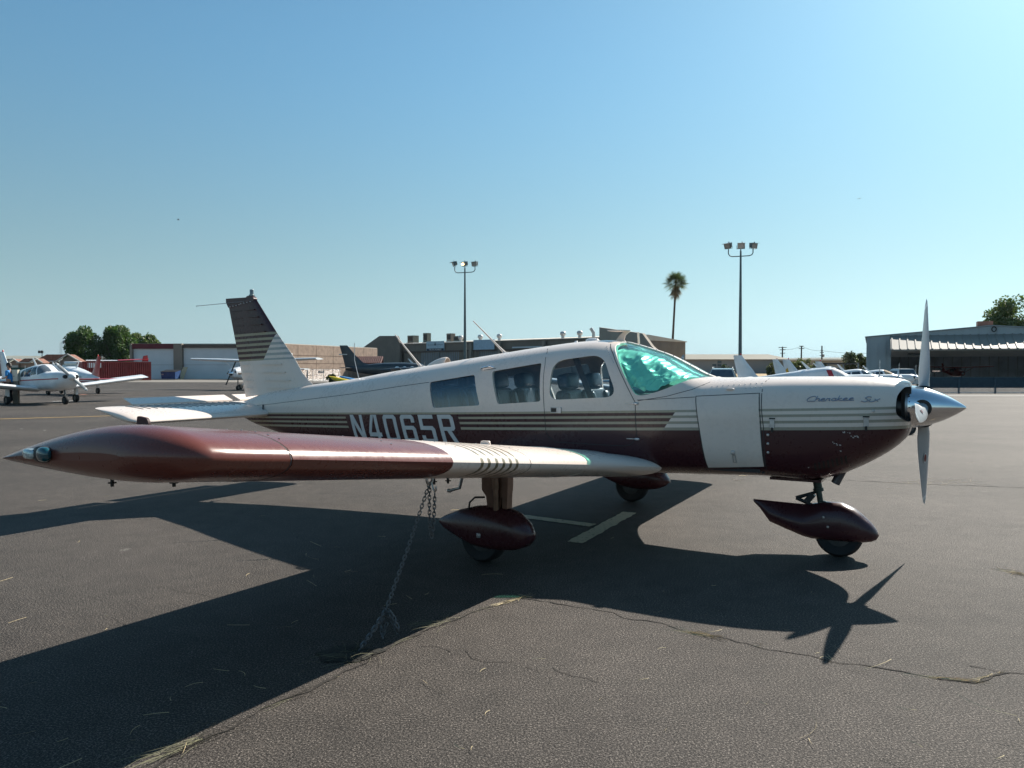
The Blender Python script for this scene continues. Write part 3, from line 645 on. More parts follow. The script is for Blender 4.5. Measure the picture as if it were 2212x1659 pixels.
def stab_ring(y, le=-4.86, ch=.755):
    e = min(max(abs(y) - 1.72, 0) / .215, 1); k_ = max(1 - e ** 2.6, 0) ** (1 / 2.6); c2 = ch * (.66 + .34 * k_)
    return foil_ring(le - .15 * (1 - k_), y, .985 + .035 * (1 - k_), c2, R(-10.5), AFST, .25 + .75 * k_)
k = MB(); ys = [-1.72 - .215 * math.sin(t * math.pi / 16) for t in range(8, 0, -1)] + [-1.72, -1.2, -.6, 0, .6, 1.2, 1.72] + [1.72 + .215 * math.sin(t * math.pi / 16) for t in range(1, 9)]
k.loft([stab_ring(y) for y in ys]); st = obj('stabilator', k, M_CREAM, AC, smooth=40)
k = MB(); k.loft([[(-5.612, y, 1.128), (-5.612, y, 1.142), (-5.775, y, 1.205), (-5.778, y, 1.199)] for y in (-1.45, -.06)]); k.loft([[(-5.612, y, 1.128), (-5.612, y, 1.142), (-5.775, y, 1.205), (-5.778, y, 1.199)] for y in (.06, 1.45)]); obj('trim_tab', k, M_CREAM, st)
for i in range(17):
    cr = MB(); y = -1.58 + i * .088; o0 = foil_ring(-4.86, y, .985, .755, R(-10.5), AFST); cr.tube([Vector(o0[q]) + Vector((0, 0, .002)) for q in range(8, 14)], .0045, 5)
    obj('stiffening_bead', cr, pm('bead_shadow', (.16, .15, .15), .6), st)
k = MB(); k.loft([[(-4.92 - .05 * s_, -.19 + q * .05, 1.0 + s_ * .1), (-4.90 - .05 * s_, -.19 + q * .05, 1.0 + s_ * .1), (-4.90 - .05 * s_, -.185 + q * .05, 1.0 + s_ * .1), (-4.92 - .05 * s_, -.185 + q * .05, 1.0 + s_ * .1)] for s_, q in ((-.3, -.2), (0, 0), (.5, .4), (1, .9))]); obj('stabilator_gap_seal', k, M_BLACK, AC)
k = MB(); k.tube([(-4.75, 0, .735), (-4.84, 0, .655), (-4.80, 0, .62)], .018, 8); obj('tail_skid', k, M_STEEL, AC)

# spinner and propeller
AX = Matrix.Translation((2.13, 0, 1.246)) @ Matrix.Rotation(R(90), 4, 'Y')
k = MB(); k.lathe([(.166, 0), (.166, .02), (.162, .06), (.153, .11), (.140, .155), (.122, .20), (.100, .25), (.073, .30), (.045, .345), (.022, .378), (.010, .392), (.002, .398)], 48, AX); sp = obj('spinner', k, M_CHROME, AC, smooth=40)
k = MB(); k.lathe([(.169, -.012), (.169, .006)], 48, AX); k.lathe([(.11, -.08), (.12, -.012)], 32, AX); obj('spinner_backplate', k, M_STEEL, sp, smooth=30)
k = MB()
for i in range(24):
    a = i * math.pi / 12; k.blob(AX @ Vector((.166 * math.cos(a), .166 * math.sin(a), .018)), (.010, .010, .010), (1, 1), (6, 4))
obj('spinner_screws', k, M_BLACK, sp, kind='stuff')
M_BLADE = pm('grey_blade_paint', (.36, .38, .39), .38, .0, .1, 6, coat=.2); M_BLADEW = pm('pale_blade_paint', (.60, .62, .62), .35, 0, .08, 6)
for i, ang in enumerate((R(268), R(28), R(148))):
    D = Vector((0, math.cos(ang - R(88)) * 0 + math.sin(ang) * 1.0, math.cos(ang))); D = Vector((0, math.sin(ang), math.cos(ang))); T_ = Vector((1, 0, 0)).cross(D)
    rings = []; bands = MB()
    for r, cw, th, tw in [(r * .978, c * (.79 if r > .2 else 1), t, w_) for r, c, t, w_ in ((.10, .085, .085, 60), (.17, .085, .08, 58), (.21, .12, .05, 50), (.28, .155, .032, 44), (.40, .172, .024, 36), (.55, .170, .019, 29), (.70, .152, .015, 24), (.82, .128, .012, 21), (.92, .10, .010, 19), (.98, .062, .007, 18), (1.01, .018, .004, 18))]:
        c_, s_ = math.cos(R(tw)), math.sin(R(tw)); ca = T_ * c_ + Vector((1, 0, 0)) * s_; cb = Vector((1, 0, 0)) * c_ - T_ * s_
        rg = []
        for q in range(14):
            a = 2 * math.pi * q / 14; u = math.cos(a); v = math.sin(a) * (.6 if u < 0 else 1) if r > .2 else math.sin(a)
            rg.append(Vector((2.235, 0, 1.246)) + D * r + ca * (u * cw / 2) + cb * (v * th / 2))
        rings.append(rg)
    k = MB(); k.loft(rings[:9]); bl = obj('propeller_blade', k, M_BLADE, AC, smooth=50)
    k = MB(); k.loft([rings[8], [a.lerp(b, .55) for a, b in zip(rings[8], rings[9])]], True); obj('blade_tip_band', k, M_BLADEW, bl, smooth=50)
    k = MB(); k.loft([[a.lerp(b, .55) for a, b in zip(rings[8], rings[9])], rings[9], rings[10]], True); obj('blade_tip', k, M_BLADE, bl, smooth=50)
    k = MB(); k.tube([Vector((2.235, 0, 1.246)) + D * .125, Vector((2.235, 0, 1.246)) + D * .152], .066, 20); obj('blade_socket', k, M_BLACK, sp, smooth=40)
    # maker's oval decal
    c0 = Vector((2.235, 0, 1.246)) + D * .50; c_, s_ = math.cos(R(31)), math.sin(R(31)); ca = T_ * c_ + Vector((1, 0, 0)) * s_; cb = Vector((1, 0, 0)) * c_ - T_ * s_
    for s in (-1, 1):
        for kk, (rx, mt) in enumerate(((1.0, M_BLADEW), (.8, pm('dark_red_decal', (.16, .02, .02), .4)))):
            k = MB(); k.loft([[c0 + cb * s * (.0125 + .0006 * kk + e) + D * (.048 * rx * math.cos(q * math.pi / 10)) + ca * (.02 * rx * math.sin(q * math.pi / 10)) for q in range(20)] for e in (0, .0005)]); obj('blade_decal', k, mt, bl) if i != 1 else None

# landing gear
def pant(mb, prof, yc, dx=0.0):
    rings = []
    for x, t, b, hw, up in prof:
        rg = []; zm = b + (t - b) * .45
        for q in range(24):
            a = 2 * math.pi * q / 24; c, s = math.cos(a), math.sin(a); e = 2 / (up if s > 0 else 3.2)
            rg.append((x + dx, yc + hw * math.copysign(abs(c) ** e, c), zm + ((t - zm) if s > 0 else (zm - b)) * math.copysign(abs(s) ** e, s)))
        rings.append(rg)
    return mb.loft(rings)
def wheel(root, x, y, r, wd, parent_name='wheel'):
    mx = Matrix.Translation((x, y, r)) @ Matrix.Rotation(R(90), 4, 'X')
    k = MB(); k.lathe([(r * .5, -wd * .36), (r * .62, -wd * .46), (r * .86, -wd * .5), (r * .97, -wd * .36), (r, -wd * .15), (r, wd * .15), (r * .97, wd * .36), (r * .86, wd * .5), (r * .62, wd * .46), (r * .5, wd * .36)], 32, mx); t = obj('tyre', k, M_TYRE, root, smooth=35)
    k = MB(); k.lathe([(r * .3, -wd * .40), (r * .52, -wd * .38), (r * .52, wd * .38), (r * .3, wd * .40)], 20, mx); k.lathe([(r * .12, -wd * .5), (r * .12, wd * .5)], 10, mx); obj('rim', k, M_RIM, t, smooth=35)
k = MB(); pant(k, [(.945,.413,.392,.006,2),(1.0,.412,.34,.018,1.3),(1.084,.41,.232,.04,1.1),(1.22,.407,.185,.07,1.0),(1.36,.405,.14,.098,1.2),(1.43,.418,.128,.11,1.6),(1.52,.442,.13,.125,2.2),(1.65,.446,.132,.13,2.4),(1.75,.405,.135,.122,2.4),(1.82,.352,.138,.108,2.3),(1.88,.295,.15,.08,2.2),(1.915,.25,.165,.05,2),(1.932,.21,.195,.012,2)], 0); np_ = obj('nose_wheel_fairing', k, M_MAR, AC, smooth=35)
for x, z in ((1.53, .33), (1.565, .255)):
    k = MB(); k.blob((x, -.125, z), (.022, .016, .022), (.6, 1), (10, 6)); obj('fairing_bolt', k, M_STEEL, np_)
wheel(AC, 1.635, 0, .185, .15)
k = MB(); k.tube([(1.45, 0, .72), (1.462, 0, .60), (1.472, 0, .535)], [.034, .034, .034], 16); k.tube([(1.470, 0, .548), (1.474, 0, .522)], [.042, .042], 16); k.tube([(1.474, 0, .53), (1.495, 0, .40)], [.024, .024], 14); k.blob((1.508, 0, .425), (.07, .06, .04), (.4, .4), (10, 6)); obj('nose_strut', k, pm('dark_green_metal', (.03, .045, .04), .4, .4, .4, 30), AC, smooth=40)
k = MB(); k.tube([(1.455, 0, .515), (1.297, 0, .452)], [.012, .016], 8); k.tube([(1.297, 0, .452), (1.43, 0, .40)], [.016, .014], 8); k.box((1.405, 0, .46), (.05, .05, .09), Matrix.Translation((1.405, 0, .46)) @ Matrix.Rotation(R(38), 4, 'Y') @ Matrix.Translation((-1.405, 0, -.46))); obj('torque_link', k, M_BLACK, AC)
k = MB(); k.tube([(1.69, -.17, .76), (1.625, -.17, .622)], .034, 18, False); k.tube([(1.69, -.17, .76), (1.626, -.17, .626)], .029, 18, False); obj('exhaust_pipe', k, pm('exhaust_steel', (.10, .10, .11), .5, .6, .3, 20), AC, smooth=50)
k = MB(); k.box((1.33, 0, .637), (.40, .50, .02)); obj('belly_panel', k, M_MAR, AC)
for s in (-1, 1):
    bz = .04 if s > 0 else 0.0; k = MB(); pant(k, [(x_, t_, min(b_ + bz, t_ - .02), h_, u_) for x_, t_, b_, h_, u_ in [(-1.17,.30,.268,.012,2),(-1.11,.335,.232,.045,1.8),(-.95,.40,.17,.09,2),(-.8,.44,.128,.125,2.2),(-.68,.456,.115,.14,2.4),(-.54,.456,.115,.14,2.4),(-.42,.42,.13,.125,2.3),(-.33,.355,.165,.09,2.2),(-.29,.30,.21,.05,2),(-.275,.27,.245,.015,2)]], s * 1.61, -.07); mp = obj('wheel_fairing', k, M_MAR, AC, smooth=35)
    k = MB(); k.blob((-.77, s * 1.75, .235), (.04, .02, .04), (.5, 1), (10, 6)); obj('fairing_bolt', k, M_STEEL, mp)
    wheel(AC, -.80, s * 1.61, .19, .16)
    k = MB(); k.loft([[(-.80 + .02 * t, s * 1.61 - .05, z), (-.565 - .02 * t, s * 1.61 - .05, z), (-.56 - .02 * t, s * 1.61 + .05, z), (-.81 + .02 * t, s * 1.61 + .05, z)] for t, z in ((0, .80), (.3, .58), (2.2, .535), (3, .43))]); obj('main_strut', k, pm('brown_strut_paint', (.12, .06, .04), .3, .3, .3, 12), AC, smooth=30)
    k = MB(); k.loft([[(-.60, s * 1.61 - .06, z), (-.545 - t, s * 1.61 - .06, z), (-.545 - t, s * 1.61 + .02, z), (-.60, s * 1.61 + .02, z)] for t, z in ((0, .80), (.012, .45))]); obj('strut_fairing', k, pm('brown_strut_paint', (.12, .06, .04), .3, .3, .3, 12), AC)
    k = MB(); k.tube([(-.665, s * 1.61 - .06, .80), (-.655, s * 1.61 - .06, .60)], .034, 14); k.tube([(-.655, s * 1.61 - .06, .60), (-.65, s * 1.61 - .06, .43)], .026, 14); obj('oleo_cylinder', k, pm('oleo_metal', (.17, .11, .08), .3, .7, .2, 20), AC, smooth=50)
    k = MB(); k.tube([(-.78, s * 1.64, .52), (-.86, s * 1.66, .515), (-.91, s * 1.66, .47), (-.92, s * 1.66, .40)], .008, 8); obj('brake_hose', k, M_BLACK, AC)
# roof furniture
for x0, z0, x1, z1 in ((-2.63, 1.55, -3.0, 1.925), (-1.55, 1.69, -1.955, 2.045)):
    k = MB(); k.tube([(x0, 0, z0), (x0 + (x1-x0)*.2, 0, z0 + (z1-z0)*.2), (x1, 0, z1)], [.018, .011, .006], 8); k.blob((x0, 0, z0 + .005), (.12, .05, .04), (.8, .8), (10, 6)); obj('whip_antenna', k, M_CREAM, AC, smooth=50)
k = MB(); k.tube([(-3.535, 0, 1.42), (-3.60, 0, 1.64), (-3.60, 0, 1.84)], [.004, .004, .004], 6); obj('wire_antenna', k, M_STEEL, AC)
k = MB()
for i in range(13): pass
pr = [(-2.58,.004,.004),(-2.52,.035,.035),(-2.44,.055,.062),(-2.36,.062,.076),(-2.30,.062,.074),(-2.285,.058,.068)]
k.loft([[(x, hw * math.cos(q * math.pi / 10), sec(x)[0] - .006 + h * math.sin(q * math.pi / 10)) for q in range(11)] + [(x, -hw, sec(x)[0] - .03), (x, hw, sec(x)[0] - .03)] for x, hw, h in pr], True); sc_ = obj('air_scoop', k, M_CREAM, AC, smooth=40)
k = MB(); x = -2.2835; k.loft([[(x + e, .05 * math.cos(q * math.pi / 10), sec(x)[0] - .004 + .06 * math.sin(q * math.pi / 10)) for q in range(11)] for e in (0, .001)], True); obj('scoop_mouth', k, pm('scoop_dark', (.10, .07, .05), .8), sc_)
k = MB(); k.blob((-.585, 0, 1.812), (.14, .09, .05), (.8, .9), (14, 8)); obj('gps_antenna', k, M_WHITE, AC, smooth=60)
k = MB(); k.blob((-.735, -.05, 1.795), (.035, .03, .035), (.8, .8), (10, 6)); obj('roof_vent', k, M_WHITE, AC, smooth=60)
k = MB(); k.loft([[(x0, -.012, z), (x1, -.004, z), (x1, .004, z), (x0, .012, z)] for x0, x1, z in ((-.365, -.235, 1.79), (-.335, -.255, 1.815), (-.30, -.24, 1.86), (-.25, -.19, 1.90))]); k.loft([[(-.40 + .02 * abs(y / .12), y, 1.898), (-.20 - .05 * abs(y / .12), y, 1.898), (-.20 - .05 * abs(y / .12), y, 1.906), (-.40 + .02 * abs(y / .12), y, 1.906)] for y in (-.12, -.06, 0, .06, .12)]); obj('shark_fin_antenna', k, M_CREAM, AC, smooth=40)
k = MB(); k.loft([[(-.235, .30, 1.76), (-.215, .30, 1.76), (-.215, .305, 1.76), (-.235, .305, 1.76)], [(-.245, .30, 1.90), (-.225, .30, 1.90), (-.225, .305, 1.90), (-.245, .305, 1.90)]]); obj('thermometer_probe', k, M_CREAM, AC)
# ------------------------------------------------------------------ buildings
def wallmat(n, c, v=.12, sc=.6, r=.9): return pm(n, c, r, 0, v, sc)
M_TAN = wallmat('tan_stucco', (.26, .215, .175)); M_TAN2 = wallmat('brown_stucco', (.20, .165, .135)); M_TANL = wallmat('tan_stucco_pale_and_sunlit', (.36, .31, .255))
M_DOORW = wallmat('white_door_steel', (.62, .64, .65), .05); M_MAROONF = wallmat('maroon_fascia', (.13, .028, .035)); M_BROWNF = wallmat('brown_fascia', (.12, .09, .075))
M_ROOFL = wallmat('pale_roof', (.55, .49, .42), .1); M_DARK = pm('dark_opening', (.02, .022, .025), .8); M_GREYST = wallmat('grey_steel', (.25, .26, .27))
M_TERRA = pm('terracotta_tiles', (.22, .105, .075), .85, 0, .3, 3); M_STUC = wallmat('pink_stucco', (.33, .22, .17)); M_TRIM = wallmat('cream_trim', (.55, .52, .47))
def child(root, name, mats, fn, sm=None, label=None, kind=None):
    k = MB(); fn(k); return obj(name, k, mats, root, sm, label=label, kind=kind)

# hangar with white doors (far left)
d = 110; X0, X1 = at(285, d), at(600, d); H = 5.1
b = thing('hangar_building', 'low brown hangar with two tall white doors and a maroon fascia on the left', 'hangar', (X0, d, 0)); Lx = X1 - X0
def lx(px, dd=110): return at(px, dd) - X0
child(b, 'wall', M_TAN2, lambda k: k.box((Lx/2, 2.1, H/2 - .1), (Lx, 3.8, H - .2)))
child(b, 'roof', M_ROOFL, lambda k: k.box((Lx/2, 2.2, H - .05), (Lx, 4, .12)))
for n, a, c, m_ in (('fascia', 288, 378, M_MAROONF), ('fascia', 396, 600, M_BROWNF)):
    child(b, n, m_, lambda k: k.box((lx((a+c)/2), -.05, 4.72), (lx(c)-lx(a), .5, .70 if a == 288 else .45)), label='maroon fascia above the small door' if a == 288 else None)
for a, c in ((378, 396), (284, 288)): child(b, 'pilaster', M_TAN, lambda k: k.box((lx((a+c)/2), -.1, H/2), (lx(c)-lx(a), .7, H)))
for a, c in ((289, 377), (397, 598)):
    for z0, z1 in ((.05, 2.05), (2.08, 4.36 if a == 289 else 4.5)): child(b, 'door_panel', M_DOORW, lambda k: k.box((lx((a+c)/2), .1, (z0+z1)/2), (lx(c)-lx(a), .2, z1-z0)))
# concrete warehouse, one slab per tilt-up panel
A = Vector((at(601, 106), 106, 0)); B = Vector((at(815, 132), 132, 0)); L = (B - A).length
b = thing('warehouse', 'long tan concrete panel warehouse with red joint lines behind the tail fin', 'warehouse', A, math.atan2(B.y - A.y, B.x - A.x)); H = 5.05
child(b, 'wall', wallmat('joint_red', (.20, .075, .05)), lambda k: k.box((L/2, 1.5, H/2 - .05), (L, 2.7, H - .1)))
child(b, 'roof', M_ROOFL, lambda k: k.box((L/2, 1.5, H - .04), (L + .1, 2.9, .08)))
M_PAN = pm('exposed_aggregate_panel', (.27, .20, .155), .95, 0, .25, 1.5, .3, 8)
nC = 6
for i in range(nC):
    for z0, z1 in ((0, 2.25), (2.31, 3.4), (3.46, H - .1)): child(b, 'wall_panel', M_PAN, lambda k: k.box((L * (i + .5) / nC, .06, (z0+z1)/2), (L / nC - .07, .2, z1 - z0)))
# big hangar behind the airplane
FL = Vector((-27.6, 165, 0)); FR = Vector((14.9, 127, 0)); L = 57.1
b = thing('large_hangar', 'big brown flat roofed hangar with sloped end walls and roof vents behind the airplane', 'hangar', FL, math.atan2(FR.y - FL.y, FR.x - FL.x)); H = 6.7
child(b, 'wall', M_TAN2, lambda k: (k.box((L/2, 14, H/2), (L - .2, 27, H)), k.box((L/2, .2, 5.9), (L, .5, 1.6))))
child(b, 'roof', M_ROOFL, lambda k: k.add([(-.2, -.3, H + .02), (L, -.3, H + .02), (L, 14, H + .9), (-.2, 14, H + .9), (-.2, 28, H + .02), (L, 28, H + .02), (-.2, -.3, H - .12), (L, -.3, H - .12), (L, 28, H - .12), (-.2, 28, H - .12)], [(0, 1, 2, 3), (3, 2, 5, 4), (6, 7, 1, 0), (9, 8, 7, 6), (4, 5, 8, 9), (0, 3, 4, 9, 6), (7, 8, 5, 2, 1)]))
child(b, 'end_wall', M_TAN2, lambda k: k.prism([(-9.6, 0), (-9.6, 4.5), (0, 8.5), (5.5, 8.35), (6.6, 6.9), (6.6, 0)], -1.0, -.35))
child(b, 'end_wall', M_TANL, lambda k: k.prism([(57.1, 0), (57.1, 8.3), (65.3, 7.05), (67, 5), (69, 3.5), (69, 0)], -1.0, -.2))  # paler stucco stands in for sunlight on this end wall
child(b, 'door_header', M_BROWNF, lambda k: k.box((L/2 + 2, -.25, 4.98), (L - 8, .5, .22)))
for i in range(9):
    x0 = 6.9 + i * 5.5; child(b, 'door_panel', M_GREYST if i in (1, 2, 4) else M_TAN2, lambda k: k.box((x0 + 2.7, -.06 - .1 * (i % 2), 2.45), (5.35, .12, 4.8)))
    child(b, 'door_ribs', M_TAN2, lambda k: [k.box((x0 + .35 + j * .52, -.14 - .1 * (i % 2), 2.45), (.10, .06, 4.75)) for j in range(10)], kind='stuff')
for x in (27, 34.5, 45): child(b, 'column', M_TAN, lambda k: k.box((x, -.5, 3.2), (.6, .5, 6.4)))
child(b, 'skylight_strip', M_DOORW, lambda k: k.box((46, -.45, 5.35), (17, .1, .25)))
sgn = child(b, 'banner', pm('pale_blue_banner', (.45, .56, .62), .7), lambda k: k.box((16.9, -.42, 6.0), (5.2, .08, 1.95)), label='banner with an airplane and lettering')
child(sgn, 'banner_footer', pm('navy_banner', (.01, .03, .06), .7), lambda k: k.box((16.9, -.47, 5.3), (5.0, .03, .5)))
def airplane_glyph(k): k.box((16.9, -.48, 6.25), (4.4, .02, .07)); k.blob((16.9, -.48, 6.3), (.45, .03, .42), (1, 1)); k.box((16.9, -.48, 6.62), (.9, .02, .05)); k.box((16.9, -.48, 6.6), (.07, .02, .35))
child(sgn, 'airplane_emblem', pm('navy_banner', (.01, .03, .06), .7), airplane_glyph, kind='stuff')
tc = bpy.data.curves.new('txt', 'FONT'); tc.body = 'THE EYE MONKEY'; tc.size = .46; tc.align_x = 'CENTER'; tc.align_y = 'CENTER'; tc.extrude = .01
to = bpy.data.objects.new('t', tc); C.objects.link(to); dg = bpy.context.evaluated_depsgraph_get(); tm = bpy.data.meshes.new_from_object(to.evaluated_get(dg)); bpy.data.objects.remove(to)
tm.transform(Matrix.Translation((16.9, -.50, 5.29)) @ Matrix.Rotation(R(90), 4, 'X')); tm.materials.clear(); tm.materials.append(M_LETTER)
obj('banner_lettering', tm, None, sgn, kind='stuff')
child(b, 'banner', pm('plain_blue_banner', (.36, .48, .58), .7), lambda k: k.box((30.3, -.42, 6.0), (5.4, .08, 1.9)), label='plain blue banner')
M_VENT = pm('galvanised_vent', (.45, .46, .46), .5, .4, .15, 10); M_ACU = pm('dark_cooler', (.12, .13, .11), .8)
for px, w_, h_, m_ in ((806 + 63, 1.9, 1.5, M_ACU), (806 + 93, 1.3, 1.9, M_ACU), (950.5, 1.4, 1.6, M_TAN), (968, 1.7, 1.0, M_ACU)):
    c_ = (px - 1106) / FPX; t = (FL.x - c_ * FL.y) / (c_ * -.667 - .745); dep = FL.y - .667 * t
    u = thing('rooftop_unit', {869: 'dark boxy rooftop cooler, leftmost on the brown hangar', 899: 'tall dark rooftop cooler standing above the airplane banner', 950: 'tan cylindrical looking rooftop unit on the brown hangar', 968: 'low dark rooftop cooler beside the tan rooftop unit'}[int(px)], 'rooftop unit', FL + Vector((.745, -.667, 0)) * t + Vector((.667, .745, 0)) * 3 + Vector((0, 0, H + .18)), b.rotation_euler.z, 'coolers on the hangar roof')
    child(u, 'housing', m_, lambda k: k.box((0, 0, h_/2 + .12), (w_, w_ * .8, h_)))
    child(u, 'base', M_STEEL, lambda k: k.box((0, 0, .06), (w_ + .3, w_, .12)))
    child(u, 'louvre', M_BLACK, lambda k: k.box((0, -w_*.41, h_*.55 + .12), (w_ * .7, .05, h_ * .6)))
for i, px in enumerate((979.5, 1022, 1063, 1200.5, 1237, 1267)):
    c_ = (px - 1106) / FPX; t = (FL.x - c_ * FL.y) / (c_ * -.667 - .745)
    u = thing('roof_vent', 'round turbine vent on the brown hangar roof, number %s from the left' % ('one', 'two', 'three', 'four', 'five', 'six')[i] if i < 5 else 'slanted pipe vent on the brown hangar roof near its right end', 'roof vent', FL + Vector((.745, -.667, 0)) * t + Vector((.667, .745, 0)) * 2 + Vector((0, 0, H + .1)), 0, 'turbine vents on the hangar roof')
    if i < 5: child(u, 'turbine_head', M_VENT, lambda k: k.blob((0, 0, .85), (1.05, 1.05, .85), (.8, 1), (14, 8)), 50); child(u, 'neck', M_VENT, lambda k: k.tube([(0, 0, 0), (0, 0, .6)], .3, 10), 40)
    else: child(u, 'pipe', M_VENT, lambda k: k.tube([(0, 0, 0), (0, 0, .8), (-.5, 0, 1.6)], .3, 10), 40)
VL = {0: 'turbine vent standing beside the dark rooftop coolers', 1: 'turbine vent just right of the left light pole', 2: 'small turbine vent beside the slanted antenna tip', 3: 'large turbine vent above the middle of the airplane cabin', 4: 'turbine vent next to the slanted pipe vent'}
i = 0
for o in bpy.data.objects:
    if o.name.startswith('roof_vent') and o.get('category') == 'roof vent':
        if i in VL: o['label'] = VL[i]
        i += 1
# tile roofed office in front of the big hangar
b = thing('tile_roofed_office', 'small building with a dark red tile roof beside the dark twin airplane', 'building', (at(775, 124), 124, 0))
child(b, 'wall', M_TAN2, lambda k: k.box((0, 1, 1.2), (6.3, 1.6, 2.4)))
def tr(k):
    for i in range(24):
        x = -3.6 + i * .31; k.tube([(x, -.6, 2.35), (x, 1.6, 3.45)], .15, 6); 
    k.add([(-3.7, -.6, 2.3), (3.7, -.6, 2.3), (3.7, 1.6, 3.4), (-3.7, 1.6, 3.4), (3.7, 1.9, 2.3), (-3.7, 1.9, 2.3)], [(0, 1, 2, 3), (3, 2, 4, 5)])
child(b, 'roof', pm('dark_red_tiles', (.10, .045, .042), .85, 0, .3, 3), tr)

# metal hangar on the right with its open folding door
d = 85; X0 = at(1871, d); XM = 11.8; XE = 23.6; EH = 5.0; RH = 5.95
b = thing('metal_hangar', 'grey blue ribbed metal hangar with an open folding door on the right', 'hangar', (X0, d, 0), R(-25))
M_RIB = pm('ribbed_steel_siding', (.40, .43, .44), .55, .2, .08, .5); M_CANO = pm('pale_ribbed_canopy', (.24, .22, .19), .6, 0, .1, .5); M_INT = pm('hangar_interior', (.50, .55, .60), .9, 0, .3, .5)
OX = 2.45
def gab(k): k.prism([(0, 0), (OX, 0), (OX, 4.6), (XE, 4.6), (XE, EH), (XM, RH), (0, EH)], 0, .12)
child(b, 'front_wall', M_RIB, gab)
def ribs(k):
    for i in range(29):
        x = .25 + i * .81; zt = EH + (RH - EH) * (1 - abs(x - XM) / XM); z0 = 0 if x < OX else 4.62; k.box((x, -.05, (z0 + zt) / 2), (.13, .1, zt - z0))
child(b, 'siding_ribs', M_RIB, ribs, kind='stuff')
child(b, 'roof', M_RIB, lambda k: (k.add([(-.15, -.2, EH + .02), (XM, -.2, RH + .03), (XM, 22, RH + .03), (-.15, 22, EH + .02), (XE + .1, -.2, EH + .02), (XE + .1, 22, EH + .02), (-.15, -.2, EH + .08), (XM, -.2, RH + .10), (XM, 22, RH + .10), (-.15, 22, EH + .08), (XE + .1, -.2, EH + .08), (XE + .1, 22, EH + .08)], [(0, 1, 2, 3), (1, 4, 5, 2), (9, 8, 7, 6), (8, 11, 10, 7), (0, 6, 7, 1), (1, 7, 10, 4), (3, 9, 6, 0), (4, 10, 11, 5)])))
child(b, 'interior_wall', M_INT, lambda k: (k.box((XM, 21.5, 2.5), (XE, .2, 5)), k.box((.1, 11, 2.5), (.2, 21, 4.9)), k.box((XE - .1, 11, 2.5), (.2, 21, 4.9))))
child(b, 'interior_floor', M_INT, lambda k: k.box((XM, 11, .03), (XE - .5, 21, .04)))
def inner(k):
    for i in range(22): k.box((.9 + i * 1.02, 21.3, 2.5), (.12, .14, 4.9))
child(b, 'interior_stud', pm('dim_stud', (.40, .43, .45), .9), inner, kind='stuff')
fd = child(b, 'folding_door_upper_leaf', M_CANO, lambda k: k.prism([(0, 4.95), (-1.9, 4.05), (-1.9, 3.97), (0, 4.85)], OX - .1, XE, 'x') if False else k.add([(OX - .1, -.05, 5.10), (XE, -.05, 5.10), (XE, -3.6, 3.54), (OX - .1, -3.6, 3.54), (OX - .1, -.05, 5.0), (XE, -.05, 5.0), (XE, -3.6, 3.44), (OX - .1, -3.6, 3.44)], [(0, 1, 2, 3), (7, 6, 5, 4), (0, 3, 7, 4), (1, 5, 6, 2), (3, 2, 6, 7), (0, 4, 5, 1)]))
def cr_(k):
    for i in range(29): x = OX + i * .74; k.add([(x, -.05, 5.17), (x + .12, -.05, 5.17), (x + .12, -3.62, 3.61), (x, -3.62, 3.61), (x, -.05, 5.09), (x + .12, -.05, 5.09), (x + .12, -3.62, 3.53), (x, -3.62, 3.53)], [(0, 1, 2, 3), (0, 3, 7, 4), (1, 5, 6, 2), (3, 2, 6, 7)])
child(fd, 'canopy_rib', M_CANO, cr_, kind='stuff')
child(b, 'folding_door_lower_leaf', pm('grey_door_leaf', (.75, .70, .64), .7, 0, .1, 1), lambda k: k.add([(OX - .05, -3.57, 3.42), (XE, -3.57, 3.42), (XE, -.1, 2.84), (OX - .05, -.1, 2.84), (OX - .05, -3.5, 3.36), (XE, -3.5, 3.36), (XE, -.02, 2.79), (OX - .05, -.02, 2.79)], [(0, 1, 2, 3), (7, 6, 5, 4), (0, 3, 7, 4), (1, 5, 6, 2), (0, 4, 5, 1), (3, 2, 6, 7)]))
child(b, 'door_vent', M_BLACK, lambda k: k.box((OX + 2.3, -2.4, 3.20), (1.5, .08, .5)))
child(b, 'wall_light', M_BLACK, lambda k: k.tube([(XM + .2 + .2 * math.cos(i * math.pi / 6), -.12, 5.62 + .25 * math.sin(i * math.pi / 6)) for i in range(13)], .05, 6, False))
child(b, 'ridge_vent', pm('rusty_vent', (.30, .14, .10), .8), lambda k: k.box((XM - .3, 3, RH + .4), (1.4, 1.4, .5)))
# slatted barrier fence
d = 47.8; x0, x1 = at(1986, d), at(2300, d)
b = thing('slatted_barrier', 'long low blue grey slatted barrier fence in front of the metal hangar', 'fence', (x0, d, 0)); Lf = x1 - x0
M_SL = pm('blue_grey_slat', (.035, .075, .105), .6, 0, .2, 4)
def sl(k):
    for i in range(int(Lf / .064)): k.box((i * .064, 0, .53), (.030, .012, .96))
child(b, 'slats', M_SL, sl, kind='stuff')
child(b, 'privacy_screen', M_SL, lambda k: k.box((Lf/2, .03, .68), (Lf, .015, .68)))
child(b, 'bottom_rail', pm('pale_rail', (.5, .5, .5), .5), lambda k: k.box((Lf/2, -.02, .05), (Lf, .04, .05)))
for i in range(5): child(b, 'post', M_SL, lambda k: k.box((i * 2.25 + .2, -.02, .5), (.09, .06, 1.0)))
